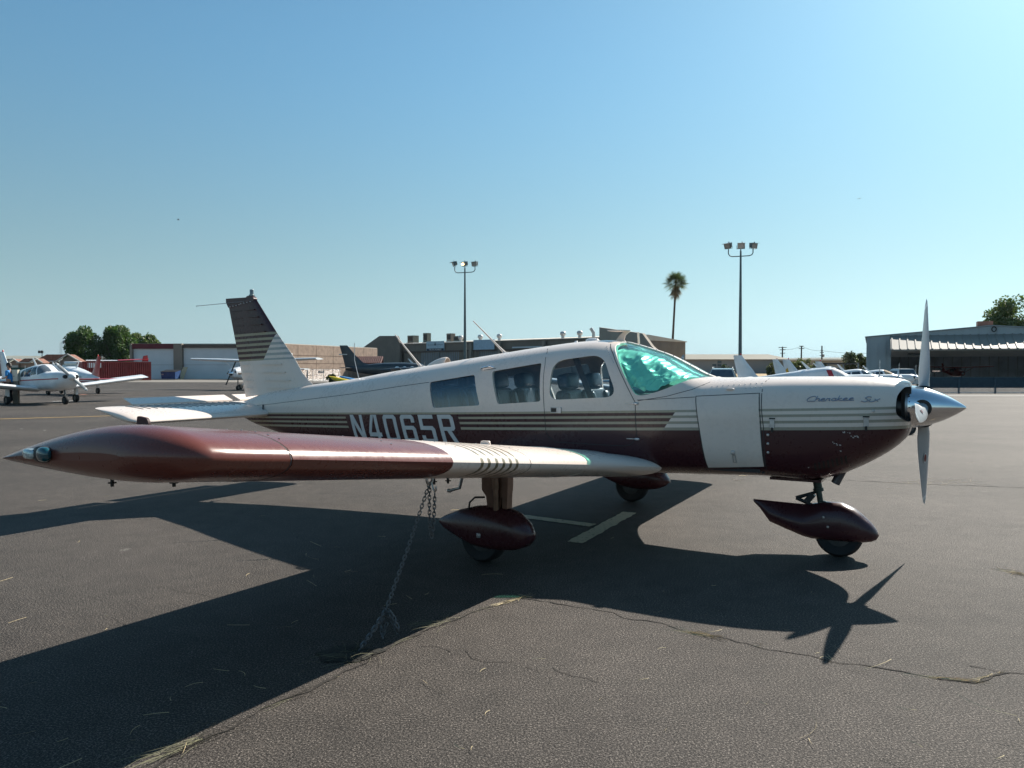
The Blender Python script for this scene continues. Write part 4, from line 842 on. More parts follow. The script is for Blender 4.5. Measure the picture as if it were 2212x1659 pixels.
# far factory, sheds
d = 232; b = thing('factory_building', 'very long low grey factory building on the horizon beneath the palm', 'building', (at(1440, d), d, 0))
Lb = at(1700, d) - at(1440, d)
child(b, 'wall', wallmat('grey_wall', (.26, .26, .27), .06, .1), lambda k: k.box((Lb/2, 20, 2.2), (Lb, 40, 4.4))); child(b, 'roof', wallmat('tan_roof', (.21, .195, .16), .1, .1), lambda k: k.add([(-1, -1, 4.3), (Lb + 1, -1, 4.3), (Lb + 1, 20, 6.2), (-1, 20, 6.2), (-1, 41, 4.3), (Lb+1, 41, 4.3)], [(0, 1, 2, 3), (3, 2, 5, 4)]))
for i, (ix, iz) in enumerate(((0, 0), (1, 0), (2, 0), (0, 1), (1, 1), (2, 1), (1, 2))): child(b, 'window', M_PANE, lambda k: k.box((at(1543 + ix * 11, d) - at(1440, d), -.02, 1.5 + iz * 1.0), (1.2, .1, .8)))
b = thing('storage_building', 'pale flat storage building behind the row of shrubs', 'building', (at(1700, 225), 225, 0)); Lb = at(1860, 225) - at(1700, 225)
child(b, 'wall', M_TANL, lambda k: k.box((Lb/2, 10, 1.9), (Lb, 20, 3.8))); child(b, 'roof', M_ROOFL, lambda k: k.box((Lb/2, 10, 4.0), (Lb + 1, 21, .4)))
b = thing('open_shed', 'dark roofed open shed with grey equipment beyond the parked airplanes', 'shed', (at(1790, 120), 120, 0))
child(b, 'roof', M_BLACK, lambda k: k.box((2.3, 2, 2.3), (5.2, 4, .25)))
for x in (0, 2.3, 4.6): child(b, 'post', M_GREYST, lambda k: k.box((x, 0, 1.1), (.15, .15, 2.2)))
child(b, 'stored_crate', M_GREYST, lambda k: k.box((1.5, 2, .8), (2.2, 1.5, 1.6)))
# houses beyond the green screen
def house(label, pxa, pxb, d, wall_z, ridge_z, pale):
    xa, xb = at(pxa, d), at(pxb, d); L = xb - xa
    b = thing('house', label, 'house', (xa, d, 0), 0, 'tile roofed houses beyond the green screen')
    child(b, 'wall', M_STUC if not pale else wallmat('grey_stucco', (.24, .21, .18)), lambda k: (k.box((L/2, .8, wall_z/2), (L * .94, 1.5, wall_z)), k.prism([(L * .53, wall_z), (L * .97, wall_z), (L * .75, ridge_z - .12)], 0.02, 1.5)))
    rf = child(b, 'roof', M_TERRA, lambda k: k.add([(0, -.4, wall_z - .05), (L * .52, -.4, wall_z - .05), (L * .75, -.4, ridge_z), (L * .3, -.4, ridge_z), (L, -.4, wall_z - .05), (L * .75, 1.6, ridge_z), (L * .3, 1.6, ridge_z), (L, 1.6, wall_z), (0, 1.6, wall_z)], [(0, 1, 2, 3), (3, 2, 5, 6), (2, 4, 7, 5), (0, 3, 6, 8)]))
    child(rf, 'gable_trim', M_TRIM, lambda k: (k.tube([(L * .5, -.5, wall_z), (L * .75, -.5, ridge_z + .05), (L, -.5, wall_z)], .13, 6), k.tube([(0, -.5, wall_z), (L * .5, -.5, wall_z)], .1, 6)))
    child(b, 'window', M_TRIM, lambda k: k.box((L * .75, -.05, wall_z * .72), (L * .28, .1, wall_z * .22)))
    return b
house('small pink house with a tile roof at the far left edge', -8, 46, 128, 2.5, 3.15, 0)
house('small pink house with a tile roof in the middle of the house row', 40, 96, 128, 2.5, 3.2, 0)
house('largest house, tall brown tile roof and white gable trim left of the trees', 74, 176, 132, 2.75, 3.95, 1)
b = thing('green_screen_fence', 'dark green fabric screen fence behind the white airplane', 'fence', (at(10, 118), 118, 0)); Lf = at(190, 118) - at(10, 118)
for i in range(4): child(b, 'screen_panel', pm('green_fabric', (.012, .06, .05), .85, 0, .2, 1), lambda k: k.box((Lf * (i + .5) / 4, 0, .85), (Lf / 4 - .08, .04, 1.7)))
for i in range(5): child(b, 'post', M_STEEL, lambda k: k.tube([(Lf * i / 4, -.06, 0), (Lf * i / 4, -.06, 2.0)], .05, 8))
# container and the things on and round it
d = 102; b = thing('shipping_container', 'red corrugated shipping container behind the white airplanes', 'container', (at(181, 95), 95, 0), R(45)); Lc = 8.0; Hc = 2.42
M_CONT = pm('container_red', (.24, .035, .035), .6, 0, .25, 1.2)
child(b, 'frame', M_CONT, lambda k: (k.box((Lc/2, 0, Hc - .06), (Lc, .12, .12)), k.box((Lc/2, 0, .08), (Lc, .12, .16)), k.box((.06, 0, Hc/2), (.12, .12, Hc)), k.box((Lc - .06, 0, Hc/2), (.12, .12, Hc)), k.box((Lc/2, 1.25, Hc/2), (Lc - .2, 2.3, Hc - .1))))
nr = 30
for i in range(nr):
    x = .15 + (Lc - .3) * i / nr; wv = (Lc - .3) / nr
    child(b, 'side_corrugation', M_CONT, lambda k: k.prism([(x, .08), (x + wv * .2, -.07), (x + wv * .55, -.07), (x + wv * .75, .08)], .16, Hc - .12, 'z'))
child(b, 'end_door', M_CONT, lambda k: k.box((-.06, 1.25, Hc/2), (.1, 2.3, Hc - .2)))
child(b, 'placard', M_DOORW, lambda k: k.box((1.2, -.05, 1.95), (1.55, .02, .6)))
b = thing('container_top_aircraft', 'white and red airplane wing and red tail lying on top of the red container', 'airplane wing', (at(186, 97.5), 97.5, Hc + .02), R(30))
child(b, 'wing_panel', M_WHITE, lambda k: k.loft([[(x, y, z) for y, z in ((0, .12), (.4, .2), (1.1, .12), (.4, .06))] for x in (0, 5.4)]))
child(b, 'wing_panel', M_RED, lambda k: k.loft([[(x, y, z + (x - 3.6) * .05) for y, z in ((-.1, .14), (.3, .24), (1.0, .14), (.3, .08))] for x in (3.6, 7.2)]))
child(b, 'tail_piece', M_RED, lambda k: k.prism([(6.4, .02), (6.6, .75), (7.1, .85), (7.2, .02)], .2, .3))
b = thing('tank_trailer', 'two white horizontal tanks on a frame beyond the green screen', 'tank', (at(128, 121), 121, 0))
for z, x in ((2.35, 1.6), (1.75, 1.2)): child(b, 'tank', M_WHITE, lambda k: k.tube([(x - .7, 0, z), (x - .6, 0, z), (x + 1.9, 0, z), (x + 2.0, 0, z)], [.2, .3, .3, .2], 14), 50)
child(b, 'frame', M_STEEL, lambda k: [k.tube([(x, 0, 0), (x, 0, 2.7)], .05, 6) for x in (.1, .8, 3.2)] + [k.tube([(.1, 0, 1.4), (3.2, 0, 1.4)], .05, 6)])
b = thing('dumpster', 'dark blue dumpster with a sloped lid by the white hangar doors', 'dumpster', (at(354, 105), 105, 0)); Ld = at(383, 105) - at(354, 105)
child(b, 'bin', pm('dumpster_blue', (.003, .04, .14), .6, 0, .3, 2), lambda k: k.add([(0, -.7, .15), (Ld, -.7, .15), (Ld, .9, .15), (0, .9, .15), (-.08, -.8, 1.05), (Ld + .08, -.8, 1.05), (Ld + .08, .9, 1.3), (-.08, .9, 1.3)], [(3, 2, 1, 0), (0, 1, 5, 4), (1, 2, 6, 5), (2, 3, 7, 6), (3, 0, 4, 7), (4, 5, 6, 7)]))
child(b, 'lid', M_BLACK, lambda k: k.add([(-.1, -.85, 1.07), (Ld + .1, -.85, 1.07), (Ld + .1, .92, 1.34), (-.1, .92, 1.34), (-.1, -.85, 1.12), (Ld + .1, -.85, 1.12), (Ld + .1, .92, 1.39), (-.1, .92, 1.39)], [(3, 2, 1, 0), (4, 5, 6, 7), (0, 1, 5, 4), (1, 2, 6, 5), (2, 3, 7, 6), (3, 0, 4, 7)]))
child(b, 'fork_pocket', M_GREYST, lambda k: k.box((.15, -.78, .75), (.3, .08, .14)))
obj('leaning_board', MB().add([(0, 0, 0), (.75, 0, 0), (1.0, 1.0, 1.75), (.35, 1.0, 1.75), (0, .04, 0), (.75, .04, 0), (1.0, 1.04, 1.75), (.35, 1.04, 1.75)], [(0, 1, 2, 3), (7, 6, 5, 4), (0, 4, 5, 1), (1, 5, 6, 2), (2, 6, 7, 3), (3, 7, 4, 0)]), pm('plywood', (.50, .38, .24), .8), label='pale plywood sheet leaning beside the blue dumpster', cat='board', loc=(at(384, 107.5), 107.5, 0))
# chain link gate by the warehouse
d = 92; b = thing('chain_link_gate', 'chain link gate with small signs in front of the tan warehouse', 'gate', (at(655, d), d, 0)); Lg = at(735, d) - at(655, d)
for px, h in ((664, 1.62), (676, 1.5), (699, 1.5), (719, 1.5), (733, 1.5)): child(b, 'post', M_GREYST, lambda k: k.tube([(at(px, d) - at(655, d), 0, 0), (at(px, d) - at(655, d), 0, h)], .07 if px == 664 else .03, 8))
child(b, 'rail', M_STEEL, lambda k: (k.tube([(0, 0, 1.46), (Lg, 0, 1.46)], .025, 6), k.tube([(0, 0, .05), (Lg, 0, .05)], .025, 6), k.tube([(0, 0, .75), (Lg * .5, 0, .75)], .02, 6)))
def cl(k):
    for i in range(-12, 45):
        for s in (0, 1):
            xa, xb = i * .11, i * .11 + 1.4; za, zb = (.06, 1.45) if s else (1.45, .06)
            if xb < 0 or xa > Lg: continue
            t0 = max(0, -xa / 1.4); t1 = min(1, (Lg - xa) / 1.4); k.tube([(xa + 1.4 * t, .01, za + (zb - za) * t) for t in (t0, t1)], .004, 3, False)
child(b, 'wire_mesh', M_STEEL, cl, kind='stuff')
for z in (1.22, 1.05): child(b, 'sign', M_GREYST, lambda k: k.box((at(694, d) - at(655, d), -.04, z), (.75, .02, .13)))
# power pedestal beside the person
x, y = -21.94, 34.0
b = thing('power_pedestal', 'cream utility box on a brown post beside the person', 'utility box', (x, y, 0))
child(b, 'cabinet', pm('cream_cabinet', (.48, .46, .38), .6), lambda k: k.box((0, 0, 1.24), (.30, .2, .5))); child(b, 'post', M_TAN2, lambda k: k.box((.02, 0, .5), (.22, .14, 1.0))); child(b, 'knob', M_BLACK, lambda k: k.blob((0, -.11, 1.2), (.04, .03, .04), (1, 1), (8, 6)))

# ------------------------------------------------------------------ trees, palm, shrubs
def leafmat(n, c, v=.35):
    if n in MATS: return MATS[n]
    m, nt, p = base(n); co = coords(nt)[0]; nn = noise(nt, co, 1.1, 3); oi = nt.nodes.new('ShaderNodeNewGeometry'); r = X(nt, oi.outputs['Random Per Island'])
    nt.links.new(ramp(nt, nn * .5 + r * .5, [(.25, tuple(a * (1 - v) for a in c)), (.75, tuple(a * (1 + v) for a in c))]), p.inputs['Base Color']); p.inputs['Roughness'].default_value = .55
    tr = nt.nodes.new('ShaderNodeBsdfTranslucent'); tr.inputs[0].default_value = (c[0] * 1.3, c[1] * 1.5, c[2] * .7, 1); ms = nt.nodes.new('ShaderNodeMixShader'); ms.inputs[0].default_value = .3
    out = nt.nodes['Material Output']; nt.links.new(p.outputs[0], ms.inputs[1]); nt.links.new(tr.outputs[0], ms.inputs[2]); nt.links.new(ms.outputs[0], out.inputs[0]); MATS[n] = m; return m
def leaves(k, lobes, n, size, rnd):
    tot = sum(r[3] for r in lobes)
    for c in lobes:
        for i in range(int(n * c[3] / tot)):
            u = rnd.uniform(-1, 1); a = rnd.uniform(0, 2 * math.pi); q = math.sqrt(1 - u * u); rr = c[3] * (rnd.random() ** .28) * rnd.uniform(.86, 1.06)
            p = Vector((c[0] + rr * q * math.cos(a), c[1] + rr * q * math.sin(a), c[2] + rr * u * c[4]))
            nrm = Vector((rnd.gauss(0, 1), rnd.gauss(0, 1), rnd.gauss(.4, 1))).normalized(); t = nrm.orthogonal().normalized(); t.rotate(Matrix.Rotation(rnd.uniform(0, 6.28), 3, nrm)); bb = nrm.cross(t); s = size * rnd.uniform(.6, 1.3)
            k.add([p - t * s, p - bb * s * .5, p + t * s, p + bb * s * .55], [(0, 1, 2, 3)])
def tree(name, label, cat, loc, w_, z0, z1, mat, n, size, seed, group, trunk=True, nl=34, fill=.78):
    rnd = random.Random(seed); t = thing(name, label, cat, loc, 0, group); lobes = []
    zc = (z0 + z1) / 2; hz = (z1 - z0) / 2
    for i in range(nl):
        u = rnd.uniform(-.95, .95); a = rnd.uniform(0, 6.283); q = math.sqrt(1 - u * u) * rnd.uniform(.35, .72); r = rnd.uniform(.26, .38) * min(w_ / 2, hz)
        lobes.append((q * math.cos(a) * (w_ / 2 - r * .3) * 1.05, q * math.sin(a) * w_ / 2 * .8, zc + u * (hz - r * .8), r, 1.0))
    lobes.append((0, 0, zc, min(w_ / 2, hz) * fill, max(1, hz / (w_ / 2)) * .95))
    k = MB(); leaves(k, lobes, n, size, rnd); obj('crown', k, mat, t)
    k = MB(); k.tube([(0, 0, 0), (w_ * .01, 0, z0 * .7), (0, .1, zc)], [w_ * .05, w_ * .035, w_ * .015], 8)
    for i in range(5):
        a = i * 1.26 + rnd.random(); k.tube([(0, 0, z0 * .8 + i * .1), (math.cos(a) * w_ * .16, math.sin(a) * w_ * .16, zc - hz * .3), (math.cos(a) * w_ * .3, math.sin(a) * w_ * .28, zc + hz * .3)], [w_ * .025, w_ * .014, w_ * .005], 6)
    obj('trunk', k, pm('bark', (.09, .07, .055), .9, 0, .3, 4), t); return t
LF = leafmat('deep_green_leaves', (.058, .105, .028)); LF2 = leafmat('lighter_green_leaves', (.10, .135, .05)); LF3 = leafmat('olive_leaves', (.125, .135, .065)); LF4 = leafmat('dark_hedge_leaves', (.05, .07, .035))
tree('round_tree', 'dense dark green round tree, leftmost of the three on the left', 'tree', (at(183, 146), 146, 0), 8.6, 0.6, 9.7, LF, 15000, .24, 1, 'trees beyond the left hangar')
tree('round_tree', 'dense dark green round tree, middle and tallest of the three on the left', 'tree', (at(254, 148), 148, 0), 8.4, 0.6, 10.1, LF, 15000, .24, 2, 'trees beyond the left hangar')
tree('round_tree', 'lighter tree peeking over the maroon fascia of the left hangar', 'tree', (at(306, 160), 160, 0), 9.4, 2.0, 9.3, LF2, 10000, .24, 3, 'trees beyond the left hangar')
tree('broad_tree', 'tall airy green tree rising behind the metal hangar on the right', 'tree', (at(2186, 118), 118, 0), 10.5, 3.0, 12.9, LF2, 9000, .24, 8, None, nl=34, fill=.38)
tree('dark_tree', 'dark green tree, larger of the two beside the metal hangar', 'tree', (at(1835, 150), 150, 0), 4.6, .3, 4.9, LF4, 4000, .17, 5, 'dark trees left of the metal hangar')
tree('dark_tree', 'dark green tree, smaller and right of the two beside the metal hangar', 'tree', (at(1860, 152), 152, 0), 3.6, .3, 4.75, LF4, 3000, .17, 6, 'dark trees left of the metal hangar')
for i, (px, w_, h, lb, mt) in enumerate(((1668, 3.0, 2.6, 'light olive shrub right of the white tail fin', LF3), (1690, 3.4, 1.9, 'dark low shrub between the two white tail fins', LF4), (1712, 3.4, 2.7, 'olive shrub behind the yellow and white tail fin', LF3), (1740, 4.2, 3.3, 'tall bushy olive shrub behind the slim white fin', LF3), (1768, 4.4, 2.9, 'bushy olive shrub left of the third utility pole', LF3))):
    tree('shrub', lb, 'shrub', (at(px, 122), 122 + i % 2, 0), w_, .1, h, mt, 2200, .13, 20 + i, 'shrubs along the dry field', nl=12)
tree('shrub', 'round dark bush on the grass by the chain link gate', 'shrub', (at(716, 78), 78, 0), 1.9, 0, 1.05, LF4, 1600, .07, 31, None, nl=10)
tree('shrub', 'low yellow green weeds beneath the tail of the dark twin airplane', 'shrub', (at(748, 76), 76, 0), 2.2, 0, .6, leafmat('weed_leaves', (.15, .16, .04)), 1200, .06, 32, None, nl=10)
tree('shrub', 'small dark bush behind the grey car', 'shrub', (at(1567, 80), 80, 0), 1.6, .5, 2.05, LF4, 1200, .08, 33, None, nl=8)
# fan palm
t = thing('fan_palm', 'tall slender fan palm with a shaggy skirt rising above the airplane windshield', 'palm tree', (at(1450, 160), 160, 0)); rnd = random.Random(4)
zc = zt_(612, 160); tx = at(1459, 160) - at(1450, 160)
k = MB(); k.tube([(0, 0, 0), (.15, 0, 5), (.45, 0, 11), (tx, 0, zc)], [.36, .27, .22, .2], 10); obj('trunk', k, pm('palm_bark', (.075, .06, .05), .95, 0, .3, 5), t, smooth=60)
def fan(k, o, dr, ln, fl, droop):
    side = dr.cross(Vector((0, 0, 1))); side = side.normalized() if side.length > .01 else Vector((1, 0, 0)); e = o + dr * ln * .45; k.tube([o, e], [.02, .012], 3, False)
    nrm = side.cross(dr).normalized()
    for j in range(fl):
        a = -1.25 + 2.5 * j / (fl - 1); v = dr * math.cos(a) + side * math.sin(a); tip = e + v * ln * .62 + Vector((0, 0, -droop * ln * (.25 + .5 * abs(a)))) ; w2 = v.cross(nrm).normalized() * .035; m_ = e.lerp(tip, .55) + Vector((0, 0, droop * .12))
        k.add([e, m_ + w2, tip, m_ - w2], [(0, 1, 2, 3)])
k = MB()
for i in range(115):
    el = rnd.uniform(-.35, 1.4); a = rnd.uniform(0, 6.283); fan(k, Vector((tx, 0, zc)), Vector((math.cos(a) * math.cos(el), math.sin(a) * math.cos(el), math.sin(el))), rnd.uniform(2.0, 3.0), 13, rnd.uniform(.2, .6))
obj('fronds', k, leafmat('palm_leaves', (.075, .10, .04)), t, kind='stuff')
k = MB()
for i in range(60):
    el = rnd.uniform(-1.5, -.5); a = rnd.uniform(0, 6.283); fan(k, Vector((tx * (1 - .02 * i / 60), 0, zc - rnd.uniform(.1, 1.6))), Vector((math.cos(a) * math.cos(el), math.sin(a) * math.cos(el), math.sin(el))), rnd.uniform(1.2, 2.2), 9, rnd.uniform(.3, .8))
obj('dead_skirt', k, leafmat('dead_palm_leaves', (.20, .15, .10)), t, kind='stuff')

# ------------------------------------------------------------------ floodlight poles, utility poles, masts
M_POLE = pm('grey_green_pole', (.12, .15, .155), .5, .3, .15, 5); M_LAMPG = pm('lamp_reflector', (.6, .6, .58), .2, .7, .1, 10)
def floodpole(label, px, d, ztop, angs, glinting):
    t = thing('floodlight_pole', label, 'light pole', (at(px, d), d, 0), 0, 'floodlight poles on the ramp')
    k = MB(); k.tube([(0, 0, 0), (0, 0, ztop * .5), (0, 0, ztop)], [.17, .13, .075], 12); obj('pole', k, M_POLE, t, smooth=60)
    k = MB(); w_ = 1.05; k.tube([(-w_, 0, ztop + .15), (-w_, 0, ztop - .25), (-w_ + .12, 0, ztop - .42), (-w_ + .3, 0, ztop - .48), (0, 0, ztop - .45), (w_ - .3, 0, ztop - .40), (w_ - .1, 0, ztop - .32), (w_, 0, ztop - .15), (w_, 0, ztop + .2)], .045, 8); k.tube([(0, 0, ztop - .1), (0, 0, ztop + .15)], .05, 8); obj('crossarm', k, M_POLE, t, smooth=60)
    for i, (x, a, tl) in enumerate(zip((-w_, 0, w_), angs, (.35, .25, .2))):
        Mx = Matrix.Translation((x, 0, ztop + .46)) @ Matrix.Scale(.85, 4) @ Matrix.Rotation(a, 4, 'Z') @ Matrix.Rotation(tl, 4, 'X')
        k = MB(); k.add([(-.36, -.24, -.28), (.36, -.24, -.28), (.36, -.24, .26), (-.36, -.24, .26), (-.24, .26, -.2), (.24, .26, -.2), (.30, .26, .24), (-.30, .26, .24)], [(4, 5, 6, 7), (0, 1, 5, 4), (1, 2, 6, 5), (2, 3, 7, 6), (3, 0, 4, 7)], Mx); k.box((0, -.36, .29), (.80, .34, .02), Mx); k.tube([Mx @ Vector(q) for q in ((-.40, 0, 0), (-.40, 0, -.32), (.40, 0, -.32), (.40, 0, 0))], .02, 6); k.blob(tuple(Mx @ Vector((.12, 0, .32))), (.1, .1, .14), (1, 1), (8, 6)); lamp = obj('floodlight', k, M_POLE, t)
        k = MB(); k.box((0, -.22, -.01), (.62, .02, .46), Mx); obj('lens', k, M_LAMPG, lamp)
        if glinting and i == 1:  # emission put in to imitate the sun glinting on this lamp
            m = bpy.data.materials.new('glint_glow'); m.use_nodes = True; p = m.node_tree.nodes['Principled BSDF']; p.inputs['Emission Color'].default_value = (1, .72, .35, 1); p.inputs['Emission Strength'].default_value = 6
            k = MB(); k.blob(tuple(Mx @ Vector((-.05, -.26, 0))), (.36, .12, .2), (.8, .8), (10, 6)); obj('lamp_glint', k, m, lamp)
    return t
floodpole('slender floodlight pole with one lit lamp behind the cabin roof', 1004.5, 80, zt_(580, 80), (R(-75), R(-50), R(-40)), True)
floodpole('tall floodlight pole with three unlit lamps beyond the engine cowl', 1598.5, 66, zt_(543, 66), (R(-50), R(-8), R(25)), False)
def upole(label, px, d, top, kind):
    t = thing('utility_pole', label, 'utility pole', (at(px, d), d, 0), 0, 'wooden utility poles on the horizon'); z = zt_(top, d)
    k = MB(); k.tube([(0, 0, 0), (.15 if kind < 2 else 0, 0, z)], [.3, .22], 8); obj('pole', k, M_BLACK, t)
    for j, (dz, wd) in enumerate({0: ((.25, 2.6), (1.0, 1.9), (2.1, 1.6)), 1: ((.1, 1.4), (.9, 1.8)), 2: ((1.6, .9), (2.2, 1.2), (3.2, 1.4))}[kind]):
        k = MB(); k.box((.15 if kind < 2 else 0, 0, z - dz), (wd, .2, .2)); obj('crossarm', k, M_BLACK, t)
    if kind == 2: k = MB(); k.blob((.5, 0, z - 3.2), (.7, .6, .9), (.4, 1), (10, 6)); obj('transformer', k, M_GREYST, t)
    return z
zs = [upole('utility pole with three crossarms, leftmost of the three', 1689, 250, 749, 0), upole('utility pole with a side bracket, middle of the three', 1730, 250, 747, 1), upole('utility pole with a transformer, rightmost of the three', 1775, 250, 747, 2)]
k = MB(); pts = [Vector((at(1689, 250), 250, zs[0] - .8)), Vector((at(1731, 250), 250, zs[1] - .1)), Vector((at(1775, 250), 250, zs[2] - 1.6)), Vector((at(1900, 250), 250, zs[2] - 2.2))]
for a, b_ in zip(pts[:-1], pts[1:]): k.tube([a.lerp(b_, t / 8) - Vector((0, 0, .5 * (1 - (t / 4 - 1) ** 2))) for t in range(9)], .05, 4, False)
obj('power_line', k, M_BLACK, label='thin sagging power line strung between the utility poles', cat='power line')
d = 190; t = thing('radio_mast', 'thin pale lattice radio mast left of the round trees', 'mast', (at(133.5, d), d, 0)); k = MB(); z = zt_(738, d)
for s, q in ((-.25, -.15), (.25, -.15), (0, .28)): k.tube([(s, q, 0), (s, q, z)], .05, 5)
for i in range(12): k.tube([(-.25, -.15, z * i / 12), (.25, -.15, z * (i + 1) / 12)], .03, 4); k.tube([(.25, -.15, z * i / 12), (0, .28, z * (i + 1) / 12)], .03, 4)
k.tube([(0, 0, z), (0, 0, z + 1.2)], .03, 5); obj('lattice', k, pm('pale_mast', (.40, .42, .43), .6), t); k = MB(); k.blob((.6, 0, z - .1), (.5, .5, .9), (.6, .8), (8, 6)); k.tube([(0, 0, z - .1), (.6, 0, z - .1)], .04, 5); obj('dish', k, M_GREYST, t)
d = 140; t = thing('street_light', 'small twin headed street light above the house roofs', 'street light', (at(91.5, d), d, 0)); z = zt_(759, d); k = MB(); k.tube([(0, 0, 0), (0, 0, z)], .07, 8); obj('pole', k, M_POLE, t)
for x in (-.5, 0): k = MB(); k.box((x, 0, z - .1), (.3, .3, .5)); obj('lamp_head', k, M_BLACK, t)
d = 130; t = thing('red_frame_mast', 'red lattice frame tower cut by the left picture edge', 'mast', (at(2, d), d, 0)); k = MB(); z = zt_(776, d)
for s in (-.9, .9): k.tube([(s, 0, 0), (s * .5, 0, z)], .07, 5)
for i in range(4): k.tube([(-.9 + .1 * i, 0, z * i / 4), (.8 - .1 * i, 0, z * (i + 1) / 4)], .05, 4); k.tube([(.9 - .1 * i, 0, z * i / 4), (-.8 + .1 * i, 0, z * (i + 1) / 4)], .05, 4)
obj('frame', k, M_RED, t)

# ------------------------------------------------------------------ hills
def hills(name, d, px0, px1, prof, col):
    P = []; n = len(prof); k = MB(); rows = [[], []]
    for j in range((n - 1) * 10 + 1):
        t = j / 10; i = min(int(t), n - 2); y = prof[i] + (prof[i + 1] - prof[i]) * (t - i) + .4 * mnoise.noise(Vector((t * 2.3, d * .01, 0)))
        x = at(px0 + (px1 - px0) * j / ((n - 1) * 10), d); z = zt_(y, d); rows[0].append((x, d - z * 3 - 200, -1)); rows[1].append((x, d, max(z, 2)))
    mid = [tuple(Vector(a).lerp(Vector(b_), .5) + Vector((0, 0, 6 * mnoise.noise(Vector((i * .3, 0, d)))))) for i, (a, b_) in enumerate(zip(*rows))]
    back = [(p[0] * 1.15, p[1] + 900, -1) for p in rows[1]]
    k.grid([rows[0], mid, rows[1], back]); return obj(name, k, pm(name + '_grass', col, .95, 0, .25, .004), kind='structure', smooth=60)
hills('left_hills', 5200, -250, 900, (772, 770, 768.5, 769.5, 772, 776, 784, 790, 793), (.17, .155, .10))
hills('right_hills', 6200, 1500, 2500, (786, 780, 773, 772, 771, 765, 770, 776, 782, 788), (.17, .155, .10))
hills('left_foothills', 3600, -250, 700, (784, 781, 778, 777, 781, 786, 791), (.17, .155, .10))

# summer haze between the ramp and the hills
k = MB(); k.box((0, 4400, 69), (14000, 9200, 140)); hz_ = pm('haze_air', (1, 1, 1))   # named haze
nt = hz_.node_tree; nt.nodes.clear(); pv = nt.nodes.new('ShaderNodeVolumePrincipled'); pv.inputs['Color'].default_value = (.72, .88, 1, 1); pv.inputs['Density'].default_value = 4.5e-5; o_ = nt.nodes.new('ShaderNodeOutputMaterial'); nt.links.new(pv.outputs[0], o_.inputs['Volume'])
obj('haze', k, hz_, kind='stuff')
